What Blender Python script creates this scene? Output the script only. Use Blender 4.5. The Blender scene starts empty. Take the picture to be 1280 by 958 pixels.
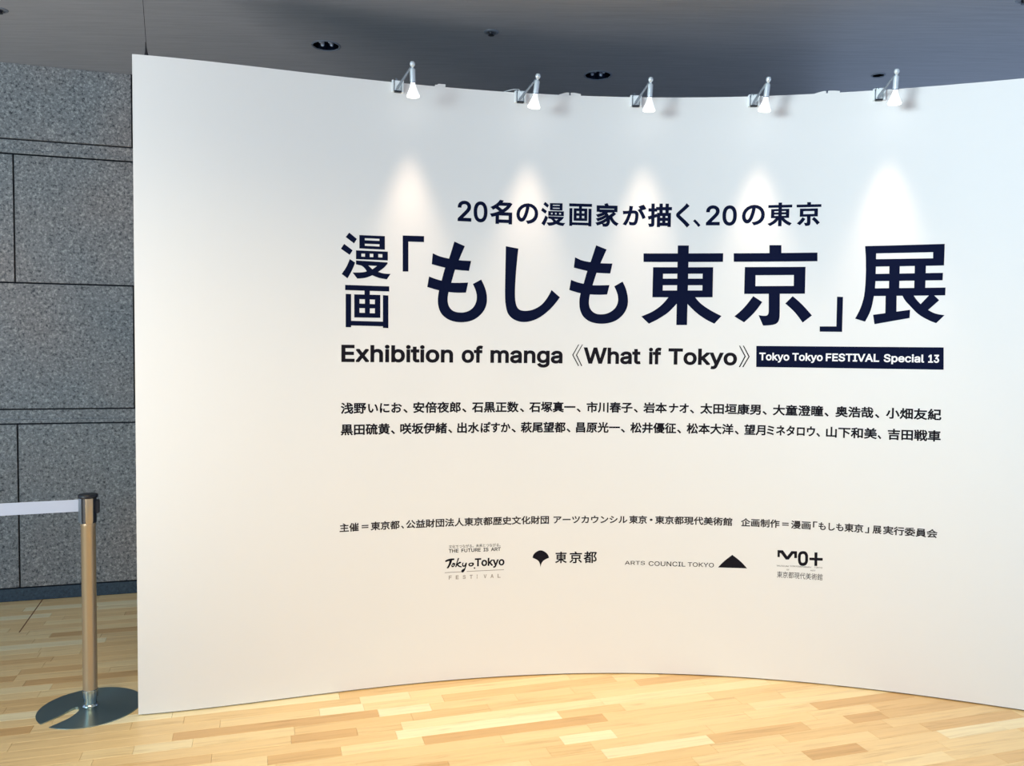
import bpy, bmesh, math, random
import numpy as np
from mathutils import Vector, Matrix
from mathutils.geometry import delaunay_2d_cdt

sc = bpy.context.scene
C = sc.collection
# ------------------------------------------------------------------ camera
F_PX, PITCH, ROLL, EYE = 1030.85, -0.045107, 0.011163, 1.6
cp_, sp_, cr_, sr_ = math.cos(PITCH), math.sin(PITCH), math.cos(ROLL), math.sin(ROLL)
fwd = Vector((0, cp_, sp_)); r0 = Vector((1, 0, 0)); u0 = Vector((0, -sp_, cp_))
right = cr_*r0 + sr_*u0; upv = -sr_*r0 + cr_*u0
cam = bpy.data.objects.new('camera', bpy.data.cameras.new('camera')); C.objects.link(cam)
cam.matrix_world = Matrix(((right.x, upv.x, -fwd.x, 0), (right.y, upv.y, -fwd.y, 0), (right.z, upv.z, -fwd.z, EYE), (0, 0, 0, 1)))
cam.data.sensor_width = 36; cam.data.lens = F_PX/1280*36; cam.data.clip_start = 0.05
sc.camera = cam
# ------------------------------------------------------------------ light and exposure
world = bpy.data.worlds.new('World'); sc.world = world; world.use_nodes = True
world.node_tree.nodes['Background'].inputs[0].default_value = (0.51, 0.68, 1.0, 1)      # daylight filling the open lobby behind the camera
world.node_tree.nodes['Background'].inputs[1].default_value = 1.20
def area(name, loc, target, sx, sy, power, col, spread=180):
    l = bpy.data.lights.new(name, 'AREA'); l.shape = 'RECTANGLE'; l.size = sx; l.size_y = sy; l.energy = power; l.color = col; l.spread = math.radians(spread)
    o = bpy.data.objects.new(name, l); C.objects.link(o); o.location = loc
    o.rotation_euler = (Vector(target)-Vector(loc)).to_track_quat('-Z', 'Y').to_euler(); return o
area('window_light_left', (-5.0, -2.0, 2.2), (2.8, 3.6, 2.7), 2.8, 2.2, 104, (0.56, 0.92, 1.0))
area('upper_right_fill', (-4.2, -1.8, 2.1), (3.0, 3.3, 2.6), 2.2, 1.4, 31, (0.82, 0.95, 1.0), 42)  # added narrow fill that brightens the upper right of the curved wall
area('warm_pool_fill', (-0.1, 1.0, 3.15), (0.2, 3.2, 0), 3.8, 0.6, 37, (1.0, 0.78, 0.47), 80)  # added warm fill for the floor and lower middle of the wall
area('left_bounce_fill', (-3.2, 0.8, 0.12), (-2.4, 3.0, 3.2), 1.8, 1.6, 78, (1.0, 0.91, 0.82), 110)  # added low fill, imitates bounce onto the ceiling and wall at left
SPOT_W = 26.0
sc.view_settings.view_transform = 'Standard'; sc.view_settings.look = 'None'
sc.view_settings.gamma = 1; sc.view_settings.use_curve_mapping = False
sc.view_settings.exposure = 0.07
sc.cycles.use_denoising = True
# ------------------------------------------------------------------ helpers
def lin(r, g, b):
    f = lambda c: (c/255)/12.92 if c/255 <= 0.04045 else ((c/255+0.055)/1.055)**2.4
    return (f(r), f(g), f(b), 1)
def mat(name, col=(0.5, 0.5, 0.5, 1), rough=0.5, metal=0.0, **kw):
    m = bpy.data.materials.new(name); m.use_nodes = True
    b = m.node_tree.nodes['Principled BSDF']
    b.inputs['Base Color'].default_value = col; b.inputs['Roughness'].default_value = rough; b.inputs['Metallic'].default_value = metal
    for k, v in kw.items(): b.inputs[k.replace('_', ' ')].default_value = v
    return m
def N(m, typ, **kw):
    n = m.node_tree.nodes.new(typ)
    for k, v in kw.items():
        if k in n.inputs: n.inputs[k].default_value = v
        else: setattr(n, k, v)
    return n
def L(m, a, b): m.node_tree.links.new(a, b)
def ramp(m, stops):
    n = m.node_tree.nodes.new('ShaderNodeValToRGB'); e = n.color_ramp.elements
    while len(e) > 1: e.remove(e[-1])
    e[0].position, e[0].color = stops[0]
    for p, c in stops[1:]:
        x = e.new(p); x.color = c
    return n
def obj(name, me, m=None, parent=None, smooth=False):
    if isinstance(me, bmesh.types.BMesh):
        b = me; bmesh.ops.recalc_face_normals(b, faces=b.faces)
        me = bpy.data.meshes.new(name); b.to_mesh(me); b.free()
    if m is not None: me.materials.append(m)
    if smooth:
        me.polygons.foreach_set('use_smooth', [True]*len(me.polygons))
        me.set_sharp_from_angle(angle=math.radians(40))
    o = bpy.data.objects.new(name, me); C.objects.link(o)
    if parent is not None:
        o.parent = parent
        o.matrix_parent_inverse = Matrix.Identity(4)
        g = Vector((0, 0, 0)); q = parent
        while q is not None: g += q.location; q = q.parent
        me.transform(Matrix.Translation(-g))
    return o
def thing(name, label, cat, loc=(0, 0, 0), group=None):
    o = bpy.data.objects.new(name, None); C.objects.link(o); o.location = loc; o.empty_display_size = 0.1
    o['label'] = label; o['category'] = cat
    if group: o['group'] = group
    return o
def box(bm, cx, cy, cz, sx, sy, sz, M=None):
    r = bmesh.ops.create_cube(bm, size=1, matrix=Matrix.Translation((cx, cy, cz)) @ Matrix.Diagonal((sx, sy, sz, 1)))
    if M is not None: bmesh.ops.transform(bm, matrix=M, verts=r['verts'])
    return r['verts']
def lathe(bm, prof, origin, axis=(0, 0, 1), n=32, cap=True):
    """prof: (radius, height) along the axis"""
    ax = Vector(axis).normalized(); t = Vector((1, 0, 0)) if abs(ax.x) < 0.8 else Vector((0, 1, 0))
    e1 = ax.cross(t).normalized(); e2 = ax.cross(e1); o = Vector(origin); rings = []
    for r, hh in prof:
        rings.append([bm.verts.new(o+ax*hh+e1*r*math.cos(2*math.pi*i/n)+e2*r*math.sin(2*math.pi*i/n)) for i in range(n)])
    for a, b in zip(rings, rings[1:]):
        for i in range(n): bm.faces.new((a[i], a[(i+1) % n], b[(i+1) % n], b[i]))
    if cap:
        bm.faces.new(rings[0][::-1]); bm.faces.new(rings[-1])
def tube(bm, pts, r, n=10):
    pts = [Vector(p) for p in pts]; rings = []
    for i, p in enumerate(pts):
        d = (pts[min(i+1, len(pts)-1)]-pts[max(i-1, 0)]).normalized()
        t = Vector((0, 0, 1)) if abs(d.z) < 0.9 else Vector((1, 0, 0))
        e1 = d.cross(t).normalized(); e2 = d.cross(e1); rr = r[i] if isinstance(r, (list, tuple)) else r
        rings.append([bm.verts.new(p+e1*rr*math.cos(2*math.pi*k/n)+e2*rr*math.sin(2*math.pi*k/n)) for k in range(n)])
    for a, b in zip(rings, rings[1:]):
        for k in range(n): bm.faces.new((a[k], a[(k+1) % n], b[(k+1) % n], b[k]))
    bm.faces.new(rings[0][::-1]); bm.faces.new(rings[-1])
# ------------------------------------------------------------------ materials
M_paint = mat('white_wall_paint', lin(230, 230, 230), 0.62)
_n = N(M_paint, 'ShaderNodeTexNoise', Scale=260.0); _b = N(M_paint, 'ShaderNodeBump', Strength=0.04, Distance=0.001)
L(M_paint, _n.outputs['Fac'], _b.inputs['Height']); L(M_paint, _b.outputs[0], M_paint.node_tree.nodes['Principled BSDF'].inputs['Normal'])
M_navy = mat('navy_vinyl', lin(4, 14, 46), 0.6, Specular_IOR_Level=0.08)
M_ink = mat('black_vinyl', lin(24, 22, 30), 0.6, Specular_IOR_Level=0.08)
M_ink2 = mat('dark_grey_vinyl', lin(52, 48, 50), 0.6, Specular_IOR_Level=0.08)
M_grey = mat('grey_vinyl', lin(150, 143, 138), 0.6, Specular_IOR_Level=0.08)
M_white = mat('white_vinyl', lin(244, 244, 248), 0.6, Specular_IOR_Level=0.08)
M_dark = mat('dark_shadow_gap', lin(20, 24, 34), 0.8)
M_chrome = mat('satin_chrome', lin(214, 224, 232), 0.3, 0.35)
M_chromed = mat('dark_satin_chrome', lin(135, 146, 158), 0.3, 0.6)
M_clamp = mat('silver_paint', lin(236, 243, 247), 0.35, 0.05)
M_black = mat('black_plastic', lin(14, 16, 26), 0.4)
M_belt = mat('pale_blue_webbing', lin(186, 196, 218), 0.7)
M_wire = mat('dark_steel', lin(55, 55, 60), 0.5, 0.6)
M_bulb = mat('lit_bulb', (1, 1, 1, 1), 0.3)
_p = M_bulb.node_tree.nodes['Principled BSDF']; _p.inputs['Emission Color'].default_value = (1.0, 0.94, 0.84, 1); _p.inputs['Emission Strength'].default_value = 2.2
M_frost = mat('frosted_bulb_bell', lin(235, 238, 240), 0.25)
_p = M_frost.node_tree.nodes['Principled BSDF']; _p.inputs['Emission Color'].default_value = (0.95, 0.97, 1.0, 1); _p.inputs['Emission Strength'].default_value = 0.85
# brushed steel disc
M_disc = mat('brushed_steel', lin(150, 170, 172), 0.30, 1.0, Anisotropic=0.9, Anisotropic_Rotation=0.25)
_t = N(M_disc, 'ShaderNodeTangent', direction_type='RADIAL', axis='Z'); L(M_disc, _t.outputs[0], M_disc.node_tree.nodes['Principled BSDF'].inputs['Tangent'])
M_pole = mat('champagne_satin_metal', lin(190, 172, 146), 0.33, 0.75)
# granite
M_stone = mat('granite', rough=0.55)
def granite(m, dark, mid, light, seedoff=0.0):
    g = N(m, 'ShaderNodeNewGeometry'); bs = m.node_tree.nodes['Principled BSDF']
    n1 = N(m, 'ShaderNodeTexNoise', Scale=62.0, Detail=3.0, Roughness=0.8); L(m, g.outputs['Position'], n1.inputs['Vector'])
    r = ramp(m, [(0.36, dark), (0.45, mid), (0.54, mid), (0.64, light)]); L(m, n1.outputs['Fac'], r.inputs[0])
    n2 = N(m, 'ShaderNodeTexNoise', Scale=1.1, Detail=2.0); L(m, g.outputs['Position'], n2.inputs['Vector'])
    r2 = ramp(m, [(0.35, (0.84, 0.92, 0.95, 1)), (0.65, (1.06, 0.98, 0.93, 1))]); L(m, n2.outputs['Fac'], r2.inputs[0])
    mx = N(m, 'ShaderNodeMix', data_type='RGBA', blend_type='MULTIPLY'); mx.inputs[0].default_value = 1.0
    L(m, r.outputs[0], mx.inputs[6]); L(m, r2.outputs[0], mx.inputs[7])
    v = N(m, 'ShaderNodeTexVoronoi', Scale=95.0); L(m, g.outputs['Position'], v.inputs['Vector'])
    rv = ramp(m, [(0.10, (0.45, 0.47, 0.5, 1)), (0.2, (1, 1, 1, 1))]); L(m, v.outputs['Distance'], rv.inputs[0])
    mx2 = N(m, 'ShaderNodeMix', data_type='RGBA', blend_type='MULTIPLY'); mx2.inputs[0].default_value = 0.8
    L(m, mx.outputs[2], mx2.inputs[6]); L(m, rv.outputs[0], mx2.inputs[7])
    L(m, mx2.outputs[2], bs.inputs['Base Color'])
    bp = N(m, 'ShaderNodeBump', Strength=0.25, Distance=0.002); L(m, n1.outputs['Fac'], bp.inputs['Height']); L(m, bp.outputs[0], bs.inputs['Normal'])
granite(M_stone, lin(56, 60, 66), lin(130, 130, 132), lin(180, 179, 178))
M_skirt = mat('dark_slate', rough=0.5)
granite(M_skirt, lin(36, 52, 66), lin(50, 68, 84), lin(64, 84, 100))
# wood
M_wood = mat('oak_floor', rough=0.38)
def wood(m):
    bs = m.node_tree.nodes['Principled BSDF']
    g = N(m, 'ShaderNodeNewGeometry'); at = N(m, 'ShaderNodeAttribute', attribute_name='tone')
    sep = N(m, 'ShaderNodeSeparateColor'); L(m, at.outputs['Color'], sep.inputs[0])
    mp = N(m, 'ShaderNodeMapping'); mp.inputs['Rotation'].default_value = (0, 0, -0.29123); L(m, g.outputs['Position'], mp.inputs['Vector'])
    sc_ = N(m, 'ShaderNodeVectorMath', operation='MULTIPLY'); sc_.inputs[1].default_value = (3.2, 46, 1); L(m, mp.outputs[0], sc_.inputs[0])
    cmb = N(m, 'ShaderNodeCombineXYZ'); ml = N(m, 'ShaderNodeMath', operation='MULTIPLY'); ml.inputs[1].default_value = 60.0
    L(m, sep.outputs[1], ml.inputs[0]); L(m, ml.outputs[0], cmb.inputs[2])
    ad = N(m, 'ShaderNodeVectorMath', operation='ADD'); L(m, sc_.outputs[0], ad.inputs[0]); L(m, cmb.outputs[0], ad.inputs[1])
    n = N(m, 'ShaderNodeTexNoise', Scale=1.0, Detail=4.0, Roughness=0.6, Distortion=0.6); L(m, ad.outputs[0], n.inputs['Vector'])
    rt = ramp(m, [(0.0, lin(220, 180, 124)), (0.2, lin(236, 202, 146)), (0.5, lin(244, 215, 162)), (0.8, lin(249, 226, 176)), (1.0, lin(254, 241, 202))]); L(m, sep.outputs[0], rt.inputs[0])
    rg = ramp(m, [(0.28, (0.80, 0.74, 0.66, 1)), (0.45, (0.97, 0.96, 0.94, 1)), (0.7, (1.04, 1.04, 1.03, 1))]); L(m, n.outputs['Fac'], rg.inputs[0])
    mx = N(m, 'ShaderNodeMix', data_type='RGBA', blend_type='MULTIPLY'); mx.inputs[0].default_value = 1.0
    L(m, rt.outputs[0], mx.inputs[6]); L(m, rg.outputs[0], mx.inputs[7]); L(m, mx.outputs[2], bs.inputs['Base Color'])
    bs.inputs['Coat Weight'].default_value = 0.15; bs.inputs['Coat Roughness'].default_value = 0.3
wood(M_wood)
# ceiling
M_ceil = mat('grey_ceiling_panel', rough=0.5)
def ceil_mat(m):
    bs = m.node_tree.nodes['Principled BSDF']; g = N(m, 'ShaderNodeNewGeometry')
    sc_ = N(m, 'ShaderNodeVectorMath', operation='MULTIPLY'); sc_.inputs[1].default_value = (3.5, 60, 1); L(m, g.outputs['Position'], sc_.inputs[0])
    n = N(m, 'ShaderNodeTexNoise', Scale=1.0, Detail=4.0, Roughness=0.65); L(m, sc_.outputs[0], n.inputs['Vector'])
    r = ramp(m, [(0.3, lin(142, 145, 152)), (0.7, lin(160, 163, 170))]); L(m, n.outputs['Fac'], r.inputs[0]); L(m, r.outputs[0], bs.inputs['Base Color'])
    bp = N(m, 'ShaderNodeBump', Strength=0.25, Distance=0.003); L(m, n.outputs['Fac'], bp.inputs['Height']); L(m, bp.outputs[0], bs.inputs['Normal'])
ceil_mat(M_ceil)
# ------------------------------------------------------------------ curved wall frame
CF = [0.2553384848387761,-0.04304292891037491,0.13116406357399377,0.05723449508042544,-0.14902039703847156,0.06061099211037228]
S0, S1 = -0.4574753226618801, 0.6203911780745667
_s = np.linspace(S0, S1, 500); _iy = sum(c*_s**i for i, c in enumerate(CF)); _Y = 1/_iy; _X = _s*_Y
_u = np.concatenate([[0], np.cumsum(np.hypot(np.diff(_X), np.diff(_Y)))])
_d = np.array([_X[-1]-_X[-2], _Y[-1]-_Y[-2]]); _d /= np.hypot(*_d)
EXT = 0.95                                   # the wall goes on straight past the frame
_X = np.append(_X, _X[-1]+_d[0]*EXT); _Y = np.append(_Y, _Y[-1]+_d[1]*EXT); _u = np.append(_u, _u[-1]+EXT)
U_END = float(_u[-1]); H_WALL = 2.785; T_WALL = 0.09
_tx, _ty = np.gradient(_X, _u), np.gradient(_Y, _u); _l = np.hypot(_tx, _ty); _nx, _ny = _ty/_l, -_tx/_l
def P(u, v, off=0.0):
    x = np.interp(u, _u, _X)+np.interp(u, _u, _nx)*off; y = np.interp(u, _u, _Y)+np.interp(u, _u, _ny)*off
    return (float(x), float(y), float(v))
# ------------------------------------------------------------------ setting: ceiling with its openings
Z_C = 3.252
A = -0.291229; WD = Vector((math.cos(A), -math.sin(A), 0)); ND = Vector((math.sin(A), math.cos(A), 0)); D_ST = 5.6506
def sp(w, n, z): return WD*w+ND*n+Vector((0, 0, z))
downlights = [(-1.052, 4.652, 0.072, 'big'), (0.502, 5.10, 0.078, 'big'), (2.184, 5.043, 0.034, 'small')]
sprinklers = [(-0.13, 4.427), (-2.585, 4.204), (2.39, 3.955)]
def poly_holes(outer, holes):
    vs = [Vector(p) for p in outer]; es = [(i, (i+1) % len(outer)) for i in range(len(outer))]
    for hl in holes:
        k = len(vs); vs += [Vector(p) for p in hl]; es += [(k+i, k+(i+1) % len(hl)) for i in range(len(hl))]
    v, e, f, *_ = delaunay_2d_cdt(vs, es, [], 1, 1e-7)
    keep = []
    for t in f:
        c = sum((v[i] for i in t), Vector((0, 0)))/len(t)
        ins = False
        for hl in holes:
            hx = sum(p[0] for p in hl)/len(hl); hy = sum(p[1] for p in hl)/len(hl); hr = math.hypot(hl[0][0]-hx, hl[0][1]-hy)
            if math.hypot(c.x-hx, c.y-hy) < hr*0.97: ins = True
        if not ins: keep.append(t)
    return v, keep
far = [sp(w, n, 0) for w, n in ((-6.5, D_ST), (6.5, D_ST))]
outer = [(-6, -4.5), (6.5, -4.5), (far[1].x, far[1].y), (far[0].x, far[0].y)]
holes = [[(x+r*math.cos(2*math.pi*i/32), y+r*math.sin(2*math.pi*i/32)) for i in range(32)] for x, y, r, k in downlights]
v, f = poly_holes(outer, holes)
me = bpy.data.meshes.new('ceiling'); me.from_pydata([(p.x, p.y, Z_C) for p in v], [], [tuple(t) for t in f])
o = obj('ceiling', me, M_ceil); o['kind'] = 'structure'
bm = bmesh.new(); box(bm, 0.2, 0.8, Z_C+0.36, 14, 14, 0.02); o2 = obj('upper_slab', bm, M_dark, o)
# ------------------------------------------------------------------ setting: granite wall
bm = bmesh.new()
def sbox(bm, w0, w1, z0, z1, n0, n1):
    vs = [bm.verts.new(sp(w, n, z)) for w in (w0, w1) for n in (n0, n1) for z in (z0, z1)]
    for q in ((0, 1, 3, 2), (4, 6, 7, 5), (0, 4, 5, 1), (2, 3, 7, 6), (0, 2, 6, 4), (1, 5, 7, 3)): bm.faces.new([vs[i] for i in q])
sbox(bm, -5.2, 4.2, 0, Z_C+0.02, D_ST+0.02, D_ST+0.2)
wall_back = obj('wall_back', bm, M_dark); wall_back['kind'] = 'structure'
J = 0.0045
for z0, z1, ph in ((0.0804, 1.0913, 0), (1.180, 1.9478, 1), (1.9478, 2.717, 0), (2.8053, 3.2524, 1)):
    w = -1.444 - 1.312*2 + (0.656 if ph else 0) - (1.312 if ph else 0)
    while w < 2.4:
        bm = bmesh.new(); top = 0.0 if z1 > 3.2 else J
        sbox(bm, w+J, w+1.312-J, z0+J, z1-top, D_ST+0.0, D_ST+0.03)
        bmesh.ops.bevel(bm, geom=[e for e in bm.edges], offset=0.0015, segments=1, affect='EDGES')
        obj('stone_panel', bm, M_stone, wall_back); w += 1.312
for z0, z1 in ((1.0913, 1.180), (2.717, 2.8053)):
    w = -4.7
    while w < 2.4:
        bm = bmesh.new(); sbox(bm, w+J, w+2.624-J, z0+J, z1-J, D_ST+0.006, D_ST+0.03)
        sbox(bm, w+J, w+2.624-J, z0+J, z0+0.026, D_ST-0.001, D_ST+0.03)
        obj('stone_strip', bm, M_stone, wall_back); w += 2.624
bm = bmesh.new(); sbox(bm, -5.0, 4.2, 0, 0.0804-J, D_ST+0.004, D_ST+0.03)
o = obj('baseboard_back', bm, M_skirt); o['kind'] = 'structure'
# ------------------------------------------------------------------ setting: floor
bm = bmesh.new(); box(bm, 0.2, 0.5, -0.06, 15, 12.6, 0.08)
floor = obj('floor', bm, mat('floor_joint', lin(120, 84, 52), 0.7)); floor['kind'] = 'structure'
rnd = random.Random(11)
PW = 0.0745; planks = []
def proj(p):
    d = Vector(p)-Vector((0, 0, EYE)); z = d.dot(fwd)
    if z < 0.1: return None
    return 640+F_PX*d.dot(right)/z, 479-F_PX*d.dot(upv)/z
n = D_ST-0.001-PW
while n > -2.6:
    w = -4.6+rnd.random()*0.5
    while w < 4.2:
        ln = rnd.choice((0.2, 0.24, 0.3, 0.36, 0.42, 0.5, 0.6, 0.75, 0.9))*(0.9+0.2*rnd.random())
        planks.append((w, n, ln, min(1, max(0, rnd.gauss(0.5, 0.3))), rnd.random())); w += ln
    n -= PW
def plank_geo(w, n, ln):
    g = 0.0004; b = 0.0007
    lo = [(w+g, n+g), (w+ln-g, n+g), (w+ln-g, n+PW-g), (w+g, n+PW-g)]
    hi = [(w+g+b, n+g+b), (w+ln-g-b, n+g+b), (w+ln-g-b, n+PW-g-b), (w+g+b, n+PW-g-b)]
    v = [tuple(sp(a, c, -0.012)) for a, c in lo]+[tuple(sp(a, c, -b)) for a, c in lo]+[tuple(sp(a, c, 0)) for a, c in hi]
    f = [(8, 9, 10, 11)]
    for k in (0, 4):
        for i in range(4): f.append((k+i, k+(i+1) % 4, k+4+(i+1) % 4, k+4+i))
    return v, f
def front_of_wall(p):
    if p.y < 0.5: return True
    s = p.x/p.y
    if s < S0-0.004: return True
    if s > S1: return p.y < _Y[-2]
    return p.y < 1/sum(c*s**i for i, c in enumerate(CF))+0.02
vis = []
for i, (w, n, ln, t, q) in enumerate(planks):
    c = sp(w+ln/2, n+PW/2, 0); cs = [sp(w, n, 0), sp(w+ln, n, 0), sp(w+ln, n+PW, 0), sp(w, n+PW, 0)]
    pc = [proj(x) for x in cs]
    if None in pc: continue
    if any(-4 < x < 1284 and 600 < y < 962 for x, y in pc+[proj(c)]) and (front_of_wall(c) or front_of_wall(cs[0])):
        ar = abs(sum(pc[k][0]*pc[(k+1) % 4][1]-pc[(k+1) % 4][0]*pc[k][1] for k in range(4)))/2
        vis.append((ar, i))
vis.sort(reverse=True); own = set(i for a, i in vis[:300])
print('planks', len(planks), 'visible', len(vis))
def tone_attr(me, tones):
    a = me.color_attributes.new('tone', 'FLOAT_COLOR', 'POINT'); a.data.foreach_set('color', [x for t in tones for x in t])
bv, bf, bt = [], [], []
for i, (w, n, ln, t, q) in enumerate(planks):
    v, f = plank_geo(w, n, ln)
    if i in own:
        me = bpy.data.meshes.new('floor_plank'); me.from_pydata(v, [], f); tone_attr(me, [(t, q, 0, 1)]*len(v)); obj('floor_plank', me, M_wood, floor)
    else:
        k = len(bv); bv += v; bf += [tuple(k+j for j in x) for x in f]; bt += [(t, q, 0, 1)]*len(v)
me = bpy.data.meshes.new('floor_planking'); me.from_pydata(bv, [], bf); tone_attr(me, bt)
o = obj('floor_planking', me, M_wood, floor); o['kind'] = 'stuff'
a_, b_ = Vector(((-2.685, 4.451, 0.))), Vector(((-2.886, 5.028, 0.))); d_ = (b_-a_).normalized(); q_ = Vector((-d_.y, d_.x, 0))*0.003
me = bpy.data.meshes.new('expansion_strip'); me.from_pydata([tuple(p+Vector((0, 0, z))) for z in (-0.004, 0.0006) for p in (a_-q_, a_+q_, b_+q_, b_-q_)], [], [(0, 1, 2, 3), (4, 5, 6, 7), (0, 1, 5, 4), (1, 2, 6, 5), (2, 3, 7, 6), (3, 0, 4, 7)])
obj('expansion_strip', me, mat('dark_brown_strip', lin(128, 80, 48), 0.6), floor)
# ------------------------------------------------------------------ the curved display wall
base = P(U_END/2, 0)
wall = thing('display_wall', 'tall white curved freestanding wall printed with the exhibition title', 'wall', base)
us = np.concatenate([np.linspace(0, U_END-EXT, 190), np.linspace(U_END-EXT+0.1, U_END, 6)])
bm = bmesh.new(); rows = []
GAP = 0.006
for u in us:
    rows.append([bm.verts.new(P(u, z, off)) for z, off in ((GAP, 0), (H_WALL, 0), (H_WALL, -T_WALL), (GAP, -T_WALL))])
for a, b in zip(rows, rows[1:]):
    for k in range(4): bm.faces.new((a[k], b[k], b[(k+1) % 4], a[(k+1) % 4]))
bm.faces.new(rows[0]); bm.faces.new(rows[-1][::-1])
obj('wall_panel', bm, M_paint, wall, smooth=True)
bm = bmesh.new(); rows = []
for u in np.linspace(0.012, U_END-0.012, 120):
    rows.append([bm.verts.new(P(u, z, off)) for z, off in ((0.0, -0.012), (GAP, -0.012), (GAP, -T_WALL+0.012), (0.0, -T_WALL+0.012))])
for a, b in zip(rows, rows[1:]):
    for k in range(4): bm.faces.new((a[k], b[k], b[(k+1) % 4], a[(k+1) % 4]))
bm.faces.new(rows[0]); bm.faces.new(rows[-1][::-1])
obj('plinth', bm, M_dark, wall)
def plate(u0_, u1_, h_, z0_=None):
    bm = bmesh.new(); rows = []
    n = 6
    for i in range(n+1):
        t = i/n; u = u0_+(u1_-u0_)*t
        hh = h_ if callable(h_) is False else h_(t)
        rows.append([bm.verts.new(P(u, z, off)) for z, off in ((H_WALL, -0.001), (H_WALL+hh, -0.001), (H_WALL+hh, -0.005), (H_WALL, -0.005))])
    for a, b in zip(rows, rows[1:]):
        for k in range(4): bm.faces.new((a[k], b[k], b[(k+1) % 4], a[(k+1) % 4]))
    bm.faces.new(rows[0]); bm.faces.new(rows[-1][::-1])
    obj('joint_plate', bm, M_paint, wall)
plate(1.273, 1.321, lambda t: 0.008 if t < 0.3 else 0.013)
plate(1.858, 1.906, lambda t: 0.002+0.011*min(1, t*1.4)); plate(1.914, 1.962, lambda t: 0.013-0.008*max(0, t-0.4))
plate(3.05, 3.098, lambda t: 0.002+0.009*min(1, t*1.4)); plate(3.107, 3.158, lambda t: 0.011-0.005*max(0, t-0.4))
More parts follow.
